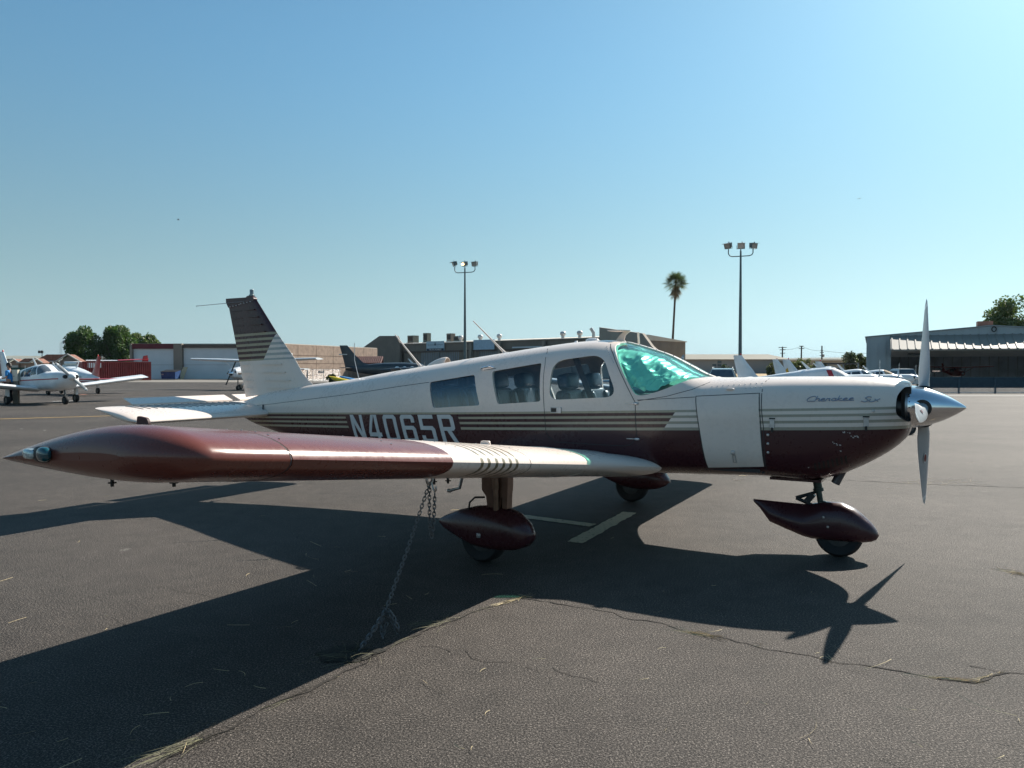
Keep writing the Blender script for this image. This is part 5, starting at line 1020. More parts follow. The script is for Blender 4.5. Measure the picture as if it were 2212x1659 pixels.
# ------------------------------------------------------------------ other aircraft
def low_plane(name, label, loc, rz, scale=1.0, bodyc=None, trim=None, finc=None, wing_c=None, winq=None, prop=35, pants=False, kx=.86, cover=None, stripe_s=(1.08, 1.13), letters=None, group='light airplanes parked on the ramp', ant=True, gear=True):
    bodyc = bodyc or M_WHITE; finc = finc or bodyc; wing_c = wing_c or bodyc
    t = thing(name, label, 'airplane', loc, rz, group, scale); KX = Matrix.Diagonal((kx, 1, 1, 1))
    k = MB(); k.loft([[tuple(KX @ Vector(p)) for p in ring(x, 0, 28)] for x in body_x(-5.49, 2.16, 40)]); f = obj('fuselage', k, bodyc, t, smooth=40)
    W = winq if winq is not None else ([(-1.95,1.44),(-1.45,1.52),(-1.40,1.24),(-1.88,1.20)], [(-1.36,1.53),(-.86,1.61),(-.84,1.26),(-1.30,1.22)], [(-.76,1.62),(-.27,1.66),(-.10,1.32),(-.76,1.27)])
    for q in W:
        for s in (-1, 1):
            k = MB(); patch(k, q, s, .006, .01, 4, 4); k.v = [tuple(KX @ Vector(p)) for p in k.v]; obj('window', k, M_PANE, t)
    for s in (-1, 1):
        k = MB(); P = []
        for i in range(9):
            x = -.17 + .72 * i / 8; lo = float(np.interp(x, [-.17, .1, .3, .55], [1.70, 1.33, 1.38, 1.468])); zt = sec(x)[0]; hi = max(zt - .004, lo + .004)
            P.append([tuple(KX @ Vector((x + .006, s * (skin_y(x, min(z, zt - .0015)) + .006), z + .008))) for z in [lo + (hi - lo) * (1 - (1 - v / 7) ** 2) for v in range(8)]])
        k.slab(P, [[(p[0] - .01, p[1] * .985, p[2] - .012) for p in r] for r in P]); obj('windshield', k, cover or G_PLANE, t, smooth=40)
        if trim:
            k = MB(); a, b_ = stripe_s
            for xa in np.linspace(-5.2, 1.9, 9)[:-1]:
                xb = xa + 7.1 / 8; patch(k, [(xa, b_ + .03 * xa), (xb, b_ + .03 * xb), (xb, a + .03 * xb), (xa, a + .03 * xa)], s, .005, .006, 4, 1)
            k.v = [tuple(KX @ Vector(p)) for p in k.v]; obj('stripe', k, trim, t)
    for s in (-1, 1):
        k = MB(); k.loft([foil_ring(.0 if e < 1 else -.12, s * a, wle_z(a), 1.5 * (1 if e < 1 else .7), PIT, AFS, 1.35 if e < 1 else .5) for a, e in ((.4, 0), (1.5, 0), (3.0, 0), (4.3, 0), (4.5, .5), (4.6, 1))]); obj('wing', k, wing_c, t, smooth=40)
    k = MB(); fin_loft(k, [(kx * x, z) for x, z in lead], [(kx * x, z) for x, z in [(-5.43,1.15),(-5.475,1.36),(-5.51,1.5),(-5.553,1.655),(-5.64,1.98),(-5.735,2.43)]], .12, .07); obj('fin', k, finc, t, smooth=40)
    k = MB(); k.blob((-5.3 * kx, 0, 2.47), (.07, .07, .13), (.7, 1), (10, 6)); obj('tail_beacon', k, M_REDLENS, t)
    k = MB(); k.loft([foil_ring(-4.88 * kx, y, 1.0, .74, R(-3), AFS, 1.2) for y in (-1.75, -.8, 0, .8, 1.75)]); obj('stabilator', k, trim if finc is M_RED and trim else bodyc, t, smooth=40)
    k = MB(); k.lathe([(.165, 0), (.155, .08), (.12, .2), (.06, .3), (.01, .35)], 20, Matrix.Translation((2.13 * kx, 0, 1.24)) @ Matrix.Rotation(R(90), 4, 'Y')); obj('spinner', k, bodyc, t, smooth=50)
    for s in (1, -1):
        a = R(prop); D = Vector((0, math.sin(a), math.cos(a))) * s; T_ = Vector((1, 0, 0)).cross(D); k = MB(); c0 = Vector((2.2 * kx, 0, 1.24))
        k.loft([[c0 + D * r + (T_ * math.cos(q) * w_ + Vector((1, 0, 0)) * math.sin(q) * h_) for q in [j * math.pi / 4 for j in range(8)]] for r, w_, h_ in ((.08, .04, .04), (.3, .075, .02), (.6, .075, .012), (.88, .055, .008), (.93, .03, .004))]); b_ = obj('propeller_blade', k, M_BLADE, t, smooth=50)
        k = MB(); k.loft([[c0 + D * r + (T_ * math.cos(q) * .06 + Vector((1, 0, 0)) * math.sin(q) * .014) for q in [j * math.pi / 4 for j in range(8)]] for r in (.78, .84)]); obj('blade_band', k, M_WHITE, b_)
    for s in (-1, 1):
        k = MB(); k.loft([ring_ for ring_ in [[(2.03 * kx + e, s * (.24 + .09 * math.cos(q)), 1.25 + .09 * math.sin(q)) for q in [j * math.pi / 6 for j in range(12)]] for e in (0, .115)]]); obj('cowl_inlet', k, M_BLACK, t)
    if gear:
        wheel(t, 1.55 * kx, 0, .19, .15); k = MB(); k.tube([(1.45 * kx, 0, .75), (1.55 * kx, 0, .36)], [.04, .03], 8); k.tube([(1.55 * kx, -.1, .19), (1.55 * kx, -.1, .40), (1.55 * kx, .1, .40), (1.55 * kx, .1, .19)], .02, 6); obj('nose_strut', k, M_RIM, t)
        for s in (-1, 1):
            wheel(t, -.7, s * 1.5, .2, .16); k = MB(); k.box((-.68, s * 1.5, .56), (.2, .1, .5)); k.tube([(-.7, s * 1.5, .4), (-.7, s * 1.5, .2)], .04, 8); obj('main_strut', k, bodyc, t)
    if ant:
        k = MB(); k.loft([[(x, -.01, z), (x + w_, -.006, z), (x + w_, .006, z), (x, .01, z)] for x, w_, z in ((-1.3, .22, 1.68), (-1.62, .08, 2.1))]); obj('antenna', k, bodyc, t)
    if letters:
        for i, ch in enumerate(letters[0]):
            k = MB(); x0 = letters[1] + letters[2] * i * .15; sg = letters[2]
            for j, st in enumerate(LET[ch]): patch(k, [(x0 + sg * u * .11 + (1 - v) * sg * -.03, 1.12 + v * .2 + .037 * x0) for u, v in st], letters[3], .008 + .0005 * j, .004, 2, 2)
            k.v = [tuple(KX @ Vector(p)) for p in k.v]; obj('registration_letter', k, M_BLACK, t)
    return t
G_PLANE = pm('parked_plane_glass', (.10, .12, .14), .08, 0, .4, 2, spec=.8); M_REDLENS = pm('red_lens', (.6, .03, .02), .3, 0, .1, 8)
M_TRIMR = pm('red_stripe_paint', (.35, .02, .035), .35); M_TRIMN = pm('navy_stripe_paint', (.02, .03, .08), .35); M_YEL = pm('yellow_fin_paint', (.62, .34, .03), .4); M_COVER = pm('tan_canvas_cover', (.42, .30, .20), .9, 0, .15, 6); M_COVERW = pm('white_canvas_cover', (.72, .68, .66), .85, 0, .1, 6)
M_GREYP = pm('charcoal_aircraft_paint', (.035, .045, .055), .35, 0, .15, 2, coat=.2)
t35 = R(-35)
low_plane('parked_airplane', 'white low wing airplane with a red stripe, nose to the right, beside the person', (-20.25, 33.73, 0), R(-33.4), .957, trim=M_TRIMR, prop=-48, winq=([(-1.72,1.50),(-1.40,1.56),(-1.37,1.24),(-1.72,1.22)], [(-1.33,1.58),(-.62,1.67),(-.60,1.25),(-1.30,1.235)], [(-.55,1.66),(-.25,1.69),(-.02,1.36),(-.55,1.30)]), cover=None)
low_plane('parked_airplane', 'white airplane with a red tail fin lettered N79121 in front of the red container', (at(139, 46), 46.5, 0), R(140), .92, trim=M_TRIMR, finc=M_RED, letters=('N79121', -2.6, -1, 1), stripe_s=(.92, .99), prop=20)
low_plane('parked_airplane', 'grey tailed airplane with a red beacon peeking over the windshield', (at(1449, 27), 30, 0), R(-76), .97, prop=20, bodyc=pm('grey_aircraft_paint', (.40, .42, .43), .4))
row = [('white airplane with a navy stripe and red windshield cover edge, nearest behind the cowl', 32.5, 1806, 0.88, M_TRIMN, M_COVERW, None), ('white airplane with a dark canopy stripe, second behind the cowl', 40, 1868, .84, M_TRIMN, None, 'Y'), ('white airplane under a tan canvas canopy cover, last behind the cowl', 46, 1915, .82, None, M_COVER, None)]
for lb, d, px, sc, tr_, cov, f_ in row:
    p_ = low_plane('parked_airplane', lb, (at(px, d), d, 0), R(-32), sc, trim=tr_, cover=cov, prop=8, stripe_s=(1.235, 1.255) if tr_ else (1, 1.1), winq=() if cov is M_COVERW else None)
    if f_ == 'Y': k = MB(); k.prism([(-4.55, 1.5), (-4.2, 1.75), (-3.95, 1.42), (-4.6, 1.3)], -.045, .045); k.prism([(-4.72, 1.75), (-4.55, 1.95), (-4.3, 1.66), (-4.65, 1.45)], -.05, .05); obj('fin_flash', k, M_YEL, p_)
    if cov is M_COVERW:
        for s in (-1, 1): k = MB(); patch(k, [(-.42, 1.68), (-.16, 1.68), (.06, 1.30), (-.20, 1.30)], s, .012, .01, 4, 6); patch(k, [(-1.5, 1.36), (-.2, 1.40), (-.2, 1.33), (-1.5, 1.29)], s, .012, .01, 8, 2); k.v = [(p[0] * .86, p[1], p[2]) for p in k.v]; obj('cover_trim', k, M_RED, p_)
low_plane('parked_airplane', 'small airplane with a slim white swept fin in front of the shrubs', (at(1800, 62), 62, 0), R(-25), .95, prop=8, trim=None)
# row plane 1: red band of the windshield cover
def high_plane(name, label, loc, rz, scale, bodyc, trim, group):
    t = thing(name, label, 'airplane', loc, rz, group, scale)
    k = MB(); k.loft([[(x, y * hw, zc + z * hh) for y, z in [(math.copysign(abs(math.cos(q)) ** .6, math.cos(q)), math.copysign(abs(math.sin(q)) ** .6, math.sin(q))) for q in [j * math.pi / 10 for j in range(20)]]] for x, hw, zc, hh in ((-4.9, .05, 1.5, .12), (-3.0, .22, 1.4, .28), (-1.6, .45, 1.4, .55), (-.9, .55, 1.4, .68), (.2, .55, 1.35, .70), (.75, .53, 1.22, .50), (1.6, .46, 1.2, .40), (2.0, .36, 1.2, .32), (2.1, .2, 1.2, .2))]); obj('fuselage', k, bodyc, t, smooth=40)
    for s in (-1, 1):
        k = MB(); k.loft([foil_ring(.1 - (.0 if a < 3.5 else (a - 3.5) * .1), s * a, 2.1 + a * .03, 1.5 - (0 if a < 3 else (a - 3) * .2), R(2), AFS, 1.3) for a in (.0, .5, 2, 3, 4, 5, 5.4)]); w_ = obj('wing', k, bodyc, t, smooth=40)
        k = MB(); k.tube([(-.1, s * .52, .95), (-.3, s * 2.6, 2.12)], .04, 8); obj('wing_strut', k, bodyc, t)
        for q, m_ in (([(-.75, 1.85), (-.1, 1.85), (-.1, 1.45), (-.75, 1.45)], M_PANE), ([(0, 1.85), (.35, 1.75), (.55, 1.45), (0, 1.45)], M_PANE)):
            k = MB(); k.prism([(a, b_) for a, b_ in q], s * .50, s * .575); obj('window', k, m_, t)
        if trim: k = MB(); k.box((.2, s * .555, 1.2), (2.2, .03, .1)); k.box((1.5, s * .48, 1.2), (.9, .06, .1)); obj('stripe', k, trim, t)
        wheel(t, -.45, s * 1.2, .2, .16); k = MB(); k.tube([(-.35, s * .4, .8), (-.45, s * 1.15, .25)], .035, 8); obj('main_strut', k, bodyc, t)
    k = MB(); k.add([(.28, -.50, 1.98), (.28, .50, 1.98), (.8, .46, 1.62), (.8, -.46, 1.62), (.26, -.50, 1.9), (.26, .50, 1.9), (.7, .46, 1.55), (.7, -.46, 1.55)], [(0, 1, 2, 3), (7, 6, 5, 4), (0, 3, 7, 4), (1, 5, 6, 2), (3, 2, 6, 7), (0, 4, 5, 1)]); obj('windshield', k, M_PANE, t)
    k = MB(); fin_loft(k, [(-3.6, 1.6), (-4.2, 1.9), (-4.7, 2.75)], [(-5.0, 1.4), (-5.1, 1.9), (-5.3, 2.75)], .1, .06); obj('fin', k, bodyc, t, smooth=40)
    k = MB(); k.loft([foil_ring(-4.3, y, 1.5, .9, 0, AFS) for y in (-1.7, 0, 1.7)]); obj('tail_plane', k, bodyc, t, smooth=40)
    k = MB(); k.lathe([(.17, 0), (.14, .12), (.06, .26), (.01, .3)], 16, Matrix.Translation((2.1, 0, 1.2)) @ Matrix.Rotation(R(90), 4, 'Y')); obj('spinner', k, M_CHROME, t, smooth=50)
    for s in (-1, 1): k = MB(); k.loft([[(2.18 + e, s * r * .45 + q, 1.2 + s * r * .89) for e, q in ((0, -.06), (.02, 0), (0, .06), (-.02, 0))] for r in (.1, .5, .92)]); obj('propeller_blade', k, M_BLACK, t)
    for s in (-1, 1): k = MB(); k.blob((2.02, s * .24, 1.3), (.12, .2, .16), (.8, .8), (10, 6)); obj('cowl_inlet', k, M_BLACK, t)
    wheel(t, 1.4, 0, .18, .14); k = MB(); k.tube([(1.4, 0, .85), (1.42, 0, .2)], .035, 8); obj('nose_strut', k, M_RIM, t)
    return t
high_plane('high_wing_airplane', 'white high wing airplane half hidden behind the tail fin', (at(541, 56), 56, 0), R(-108), 1.0, M_WHITE, pm('brown_stripe_paint', (.10, .07, .05), .4), None)
high_plane('high_wing_airplane', 'dark red high wing airplane parked inside the metal hangar', (at(2066, 93), 93, 0), R(-97), .80, pm('dark_red_paint', (.16, .012, .015), .3), None, None)
# charcoal twin behind the cabin
t = thing('twin_engine_airplane', 'charcoal twin engine airplane with round cabin windows behind the fuselage', 'airplane', (at(868, 82), 82, 0), R(-4))
k = MB(); k.loft([[(x, y * hw, zc + z * hh) for y, z in [(math.copysign(abs(math.cos(q)) ** .8, math.cos(q)), math.copysign(abs(math.sin(q)) ** .8, math.sin(q))) for q in [j * math.pi / 10 for j in range(20)]]] for x, hw, zc, hh in ((-6.1, .08, 1.55, .2), (-5, .2, 1.5, .38), (-3.5, .42, 1.42, .58), (-2, .62, 1.4, .74), (0, .72, 1.4, .78), (2, .70, 1.35, .74), (2.8, .6, 1.2, .52), (3.8, .4, 1.1, .36), (4.6, .12, 1.05, .12))]); obj('fuselage', k, M_GREYP, t, smooth=50)
k = MB(); fin_loft(k, [(-3.4, 1.95), (-4.2, 2.2), (-5.0, 2.95), (-5.9, 4.02)], [(-6.1, 1.5), (-6.2, 2.0), (-6.4, 2.8), (-6.75, 4.02)], .16, .08); obj('fin', k, M_GREYP, t, smooth=40)
k = MB(); k.box((-6.35, -.06, 3.05), (.9, .03, .1)); obj('fin_emblem', k, M_STEEL, t)
k = MB(); k.loft([foil_ring(-5.3, y, 1.62, 1.1 - abs(y) * .12, 0, AFS) for y in (-2.6, 0, 2.6)]); obj('tail_plane', k, M_GREYP, t, smooth=40)
for i, x in enumerate((-.35, .45, 1.25, 2.0)):
    k = MB(); k.blob((x, -.70, 1.56), (.52, .16, .44), (1, 1), (14, 8)); obj('window', k, pm('bright_round_pane', (.72, .76, .78), .15), t, smooth=60)
k = MB(); k.add([(2.3, -.6, 1.78), (2.75, -.5, 1.6), (2.75, -.56, 1.38), (2.25, -.70, 1.38), (2.3, -.55, 1.78), (2.7, -.45, 1.6), (2.7, -.50, 1.38), (2.25, -.6, 1.38)], [(0, 1, 2, 3), (7, 6, 5, 4), (0, 4, 5, 1), (1, 5, 6, 2), (2, 6, 7, 3), (3, 7, 4, 0)]); obj('windshield', k, M_PANE, t)
for s in (-1, 1):
    k = MB(); k.loft([foil_ring(1.2, s * a, .95 + a * .09, 2.0 - a * .16, R(2), AF) for a in (.4, 2, 4, 6.3)]); obj('wing', k, M_GREYP, t, smooth=40)
    k = MB(); k.loft([[(x, s * 1.9 + hw * math.cos(q), 1.3 + z0 + hw * .9 * math.sin(q)) for q in [j * math.pi / 8 for j in range(16)]] for x, hw, z0 in ((-1.9, .04, .1), (-.9, .25, .05), (.5, .42, 0), (2, .45, 0), (2.5, .38, 0), (2.7, .2, 0))]); na = obj('engine_nacelle', k, M_GREYP, t, smooth=50)
    for q in (0, 1, 2):
        a = q * 2.094 + .3; k = MB(); k.loft([[(2.75 + e, s * 1.9 + math.sin(a) * r + w_ * math.cos(a), 1.3 + math.cos(a) * r - w_ * math.sin(a)) for e, w_ in ((0, -.08), (.02, 0), (0, .08), (-.02, 0))] for r in (.1, .5, .95)]); obj('propeller_blade', k, M_BLACK, na)
    wheel(t, -.2, s * 2.1, .32, .2); k = MB(); k.tube([(-.2, s * 2.1, 1.0), (-.2, s * 2.1, .3)], .06, 8); obj('main_strut', k, M_STEEL, t)
wheel(t, 3.4, 0, .26, .16); k = MB(); k.tube([(3.4, 0, 1.0), (3.4, 0, .26)], .05, 8); obj('nose_strut', k, M_STEEL, t)
k = MB(); k.loft([[(x, -.01, z), (x + w_, -.01, z), (x + w_, .01, z), (x, .01, z)] for x, w_, z in ((1.0, .3, 2.1), (.65, .1, 2.6))]); obj('antenna', k, M_WHITE, t)

# ------------------------------------------------------------------ cars
def vehicle(name, label, loc, rz, scale, col, cat, pick):
    t = thing(name, label, cat, loc, rz, None, scale); pc = pm('car_' + name, col, .25, .1, .05, 3, coat=.6)
    P = [(-2.3, .45), (-2.35, .9), (-2.2, 1.0), (.75, 1.02), (2.1, .93), (2.3, .7), (2.28, .4), (-2.2, .35)] if not pick else [(-2.7, .5), (-2.75, 1.05), (.6, 1.07), (1.0, 1.1), (2.4, 1.02), (2.6, .8), (2.58, .45), (-2.6, .45)]
    k = MB(); k.loft([[(x, y * w_, z) for x, z in P] for y, w_ in ((-1, .88), (-1, .95), (1, .95), (1, .88))], True); obj('body', k, pc, t)
    Q = [(-2.1, 1.0), (-1.85, 1.62), (-.1, 1.68), (.25, 1.62), (1.0, 1.02)] if not pick else [(-1.1, 1.05), (-.85, 1.72), (.15, 1.75), (.35, 1.7), (1.05, 1.08)]
    k = MB(); k.loft([[(x, s * (.88 - (z - 1.0) * .36), z) for x, z in Q] for s in (-1, 1)]); obj('cabin', k, pc, t)
    A_, B_ = Q[-1], Q[-2]; C_, D_ = Q[0], Q[1]
    for (p, q), nm, e in (((A_, B_), 'windshield', .012), ((C_, D_), 'rear_window', -.012)):
        u = Vector((p[0], p[1])).lerp(Vector((q[0], q[1])), .1); v = Vector((p[0], p[1])).lerp(Vector((q[0], q[1])), .92)
        k = MB(); k.add([(u.x + e, -.78, u.y + .01), (u.x + e, .78, u.y + .01), (v.x + e, .60, v.y + .01), (v.x + e, -.60, v.y + .01), (u.x - e, -.78, u.y - .02), (u.x - e, .78, u.y - .02), (v.x - e, .64, v.y - .02), (v.x - e, -.64, v.y - .02)], [(0, 1, 2, 3), (7, 6, 5, 4), (0, 4, 5, 1), (1, 5, 6, 2), (2, 6, 7, 3), (3, 7, 4, 0)]); obj(nm, k, M_PANE, t)
    for s in (-1, 1):
        k = MB(); k.add([(Q[0][0] + .3, s * .855, 1.08), (Q[-1][0] - .25, s * .855, 1.08), (Q[-2][0] + .0, s * .69, 1.58), (Q[1][0] + .15, s * .69, 1.56), (Q[0][0] + .3, s * .80, 1.08), (Q[-1][0] - .25, s * .80, 1.08), (Q[-2][0], s * .70, 1.58), (Q[1][0] + .15, s * .70, 1.56)], [(0, 1, 2, 3), (7, 6, 5, 4), (0, 4, 5, 1), (1, 5, 6, 2), (2, 6, 7, 3), (3, 7, 4, 0)]); obj('side_window', k, M_PANE, t)
        k = MB(); k.blob((.75, s * 1.06, 1.08), (.12, .22, .16), (.6, .6), (8, 6)); obj('mirror', k, pc if not pick else M_BLACK, t)
        k = MB(); k.blob((P[-3][0] - .05, s * .68, .78), (.2, .34, .16), (.6, .6), (10, 6)); obj('headlight', k, M_CHROME, t)
        k = MB(); k.box((P[1][0], s * .8, .85), (.06, .14, .26)); obj('tail_light', k, M_REDLENS, t)
        for x in (-1.4, 1.45): wheel(t, x, s * .82, .34, .22)
    k = MB(); k.box((P[-3][0] + .0, 0, .62), (.06, 1.2, .22)); obj('grille', k, M_BLACK, t); k = MB(); k.box((P[-2][0], 0, .42), (.12, 1.7, .16)); obj('bumper', k, M_STEEL if pick else pc, t)
    if not pick:
        for s in (-1, 1): k = MB(); k.tube([(-1.7, s * .62, 1.66), (-1.6, s * .62, 1.74), (-.1, s * .62, 1.75), (0, s * .62, 1.68)], .02, 6); obj('roof_rail', k, M_STEEL, t)
    return t
vehicle('parked_car', 'pale grey green car facing the camera beyond the windshield base', (at(1581, 44), 46, 0), R(-108), .93, (.30, .36, .36), 'car', False)
vehicle('pickup_truck', 'white pickup truck standing behind the slatted barrier fence', (at(1992, 54.5), 57.5, 0), R(93), .88, (.68, .70, .70), 'pickup truck', True)
# loose wheel just visible behind the chin of the cowl
t = thing('spare_wheel', 'black tyred wheel standing behind the chin of the engine cowl', 'wheel', (at(1967, 18), 18, 0), R(20)); wheel(t, 0, 0, .155, .11)
# slim coloured hulls by the bush
for px, c_, nm, y in ((735, (.70, .50, .02), 'yellow tapered kayak lying by the round bush', 72), (756, (.10, .26, .48), 'blue tapered kayak lying right of the yellow one', 74)):
    k = MB(); k.loft([[(x, hw * math.cos(q), .45 + zz + hw * .6 * math.sin(q)) for q in [j * math.pi / 6 for j in range(12)]] for x, hw, zz in ((-1.3, .03, .25), (-.8, .25, .12), (0, .36, 0), (1.0, .34, -.06), (1.8, .04, -.05))]); obj('kayak', k, pm('hull_%d' % px, c_, .4), smooth=60, label=nm, cat='kayak', group='kayaks by the bush', loc=(at(px, y), y, 0), rot=(0, R(6), R(-18)))

# ------------------------------------------------------------------ person in a blue shirt
def skin_body(name, joints, edges, mats, parent=None):
    me = bpy.data.meshes.new(name); me.from_pydata([j[0] for j in joints], edges, []); o = bpy.data.objects.new(name, me); C.objects.link(o)
    o.modifiers.new('s', 'SKIN'); sv_ = me.skin_vertices[0].data
    for v, j in zip(sv_, joints): v.radius = (j[1], j[2] if len(j) > 2 else j[1])
    sv_[0].use_root = True; sd_ = o.modifiers.new('d', 'SUBSURF'); sd_.levels = 2
    dg = bpy.context.evaluated_depsgraph_get(); out = bpy.data.meshes.new_from_object(o.evaluated_get(dg)); bpy.data.objects.remove(o)
    out.materials.clear(); out.materials.append(mats); out.polygons.foreach_set('use_smooth', [True] * len(out.polygons)); return obj(name, out, None, parent)
SKINM = pm('skin', (.32, .17, .11), .6); SHIRT = pm('blue_shirt', (.01, .17, .42), .8, 0, .15, 8); HAIR = pm('dark_hair', (.012, .01, .009), .6); TROU = pm('dark_trousers', (.02, .022, .03), .85)
pr_ = thing('person', 'person in a bright blue shirt standing behind the white airplane wing', 'person', (-22.14, 33.92, 0), R(180))
J = [((0, 0, .96), .14, .11), ((0, 0, 1.15), .14, .10), ((0, 0, 1.38), .17, .10), ((.02, 0, 1.48), .055), ((.04, 0, 1.56), .06), ((.05, 0, 1.66), .085, .075), ((.05, 0, 1.74), .06),
 ((-.0, .19, 1.42), .055), ((.0, .23, 1.15), .042), ((.24, .17, 1.10), .03), ((-.0, -.19, 1.42), .055), ((.0, -.23, 1.15), .042), ((.24, -.15, 1.12), .03),
 ((0, .09, .90), .09), ((.02, .10, .50), .06), ((-.02, .11, .10), .045), ((.12, .12, .04), .04), ((0, -.09, .90), .09), ((.05, -.10, .50), .06), ((.0, -.11, .10), .045), ((.14, -.12, .04), .04)]
bd_ = skin_body('body', J, [(0,1),(1,2),(2,3),(3,4),(4,5),(5,6),(2,7),(7,8),(8,9),(2,10),(10,11),(11,12),(0,13),(13,14),(14,15),(15,16),(0,17),(17,18),(18,19),(19,20)], SKINM, pr_)
for s in (1, -1):
    for j in range(4):
        k = MB(); a0 = Vector((.25, s * .16 - .03 + j * .02, 1.115)); k.tube([a0, a0 + Vector((.055, 0, .012)), a0 + Vector((.085 - abs(j - 1.5) * .008, 0, -.005))], [.010, .009, .006], 6); obj('finger', k, SKINM, bd_, smooth=60)
    k = MB(); k.tube([(.25, s * .12, 1.12), (.29, s * .10, 1.14), (.32, s * .10, 1.14)], [.012, .010, .007], 6); obj('thumb', k, SKINM, bd_, smooth=60)
skin_body('shirt', [((0, 0, .88), .175, .135), ((0, 0, 1.15), .165, .125), ((0, 0, 1.38), .195, .12), ((.01, 0, 1.47), .075), ((0, .20, 1.41), .075), ((0, .235, 1.20), .06), ((0, -.20, 1.41), .075), ((0, -.235, 1.20), .06)], [(0,1),(1,2),(2,3),(2,4),(4,5),(2,6),(6,7)], SHIRT, pr_)
skin_body('trousers', [((0, 0, .93), .165, .13), ((0, .09, .86), .105), ((.02, .10, .50), .08), ((-.02, .11, .08), .065), ((0, -.09, .86), .105), ((.05, -.10, .50), .08), ((0, -.11, .08), .065)], [(0,1),(1,2),(2,3),(0,4),(4,5),(5,6)], TROU, pr_)
k = MB(); k.blob((.035, 0, 1.72), (.21, .185, .19), (.9, .9), (16, 10)); k.blob((-.02, 0, 1.66), (.13, .17, .16), (.9, .9), (12, 8)); obj('hair', k, HAIR, pr_, smooth=60)
k = MB(); k.blob((.145, 0, 1.645), (.035, .025, .04), (1, 1), (8, 6)); obj('nose', k, SKINM, pr_, smooth=60)
for s in (1, -1): k = MB(); k.blob((.03, s * .088, 1.65), (.05, .02, .06), (1, 1), (8, 6)); obj('ear', k, SKINM, pr_, smooth=60); k = MB(); k.blob((.125, s * .035, 1.672), (.012, .022, .012), (1, 1), (8, 6)); obj('eye', k, HAIR, pr_)
k = MB(); k.box((.36, .0, 1.125), (.16, .24, .012)); obj('tablet', k, M_BLACK, label='dark flat tablet held by the person in blue', cat='tablet', loc=pr_.location, rot=(0, 0, R(180)))
for i, (px, py, d) in enumerate(((388, 476, 140), (1853, 431, 170))):
    b = thing('bird', 'tiny dark bird high in the sky on the %s' % ('left' if i == 0 else 'right'), 'bird', (at(px, d), d, zt_(py, d)), R(30), 'birds in the sky')
    k = MB(); k.blob((0, 0, 0), (.35, .12, .12), (1, 1), (8, 6)); bb_ = obj('body', k, M_BLACK, b)
    for s in (-1, 1): k = MB(); k.loft([[(x0 + .1, s * y, z), (x0, s * y, z + .02), (x0 - .12, s * y, z)] for x0, y, z in ((0, .03, .02), (.03, .25, .12), (-.05, .5, .05))]); obj('wing', k, M_BLACK, b)

# ------------------------------------------------------------------ ground markings, cracks, chain, straw
q = [L2W(p) for p in ((-.56, .93, 0), (-.455, -.66, 0))]; stripe('parking_mark_bar', q[0], q[1], .15, M_LINEY)
q = [L2W(p) for p in ((-1.9, .19, 0), (-.62, .105, 0))]; stripe('parking_mark_stem', q[0], q[1], .15, M_LINEY, .0045)
stripe('taxi_line', gp(-300, 914), gp(239, 898.5), .11, M_LINEO)
for i, (a, b_) in enumerate((((150, 844.5), (200, 842)), ((203, 843.2), (420, 838))) ): stripe('faded_line', gp(*a), gp(*b_), .12, M_LINEW)
stripe('faded_line', gp(112, 867), gp(158, 866), .3, M_LINEW); stripe('faded_line', gp(157, 851.5), gp(184, 852.5), .3, M_LINER2); stripe('faded_line', gp(196, 850.6), gp(215, 850.4), .25, M_LINEW)
random.seed(5)
for px, py, w_ in ((255, 847, .5), (249, 852, .4), (268, 852, .3), (281, 852, .3), (262, 847, .6), (680, 849, .4), (45, 927, .35), (95, 930, .3), (640, 873, .5), (700, 905, .3)):
    stripe('paint_scrap', gp(px - 3, py), gp(px + 3, py - .2), w_ * .2, M_LINEW, n=4)
k = MB()
def crack(k, pts, wd, z=.003, jag=.02):
    w3 = [Vector(gp(*p)) for p in pts]; r = []
    for a, b_ in zip(w3[:-1], w3[1:]):
        n = max(2, int((b_ - a).length / .03))
        for i in range(n): p = a.lerp(b_, i / n); q = (b_ - a).normalized(); o = mnoise.noise(p * 3.1) * jag * 2.2 + mnoise.noise(p * 13) * jag; r.append(p + Vector((-q.y, q.x, 0)) * o)
    r.append(w3[-1]); A_, B_ = [], []
    for i, p in enumerate(r):
        t = (r[min(i + 1, len(r) - 1)] - r[max(i - 1, 0)]).normalized(); m = Vector((-t.y, t.x, 0)) * wd * (.35 + 1.1 * abs(mnoise.noise(p * 5)) + .3 * random.random()); A_.append((p.x + m.x, p.y + m.y, z)); B_.append((p.x - m.x, p.y - m.y, z))
    k.grid([A_, B_]); return r
def D8(x, y): return ((x / 1.1667 + 2200) / 1.85172, (y / 1.1667 + 2200) / 1.85172)
def Dg(x, y): return ((x / 2.212 + 1200) / 1.85172, (y / 2.212 + 2100) / 1.85172)
def Db(x, y): return ((x / 1.3825) / 1.85172, (y / 1.3825 + 2300) / 1.85172)
M_CRK = pm('crack_soil', (.022, .018, .015), .98, 0, .4, 60)
left_c = [Dg(1850, 660), Dg(1780, 712), Dg(1660, 757), Dg(1480, 815), Dg(1380, 845), Dg(1180, 925), Dg(1050, 1000), Dg(900, 1065), Dg(640, 1160), Dg(400, 1290), Dg(180, 1420), Dg(0, 1520), Db(1440, 770), Db(1310, 850), Db(1200, 895), Db(1000, 985), Db(880, 1060), Db(760, 1130)]
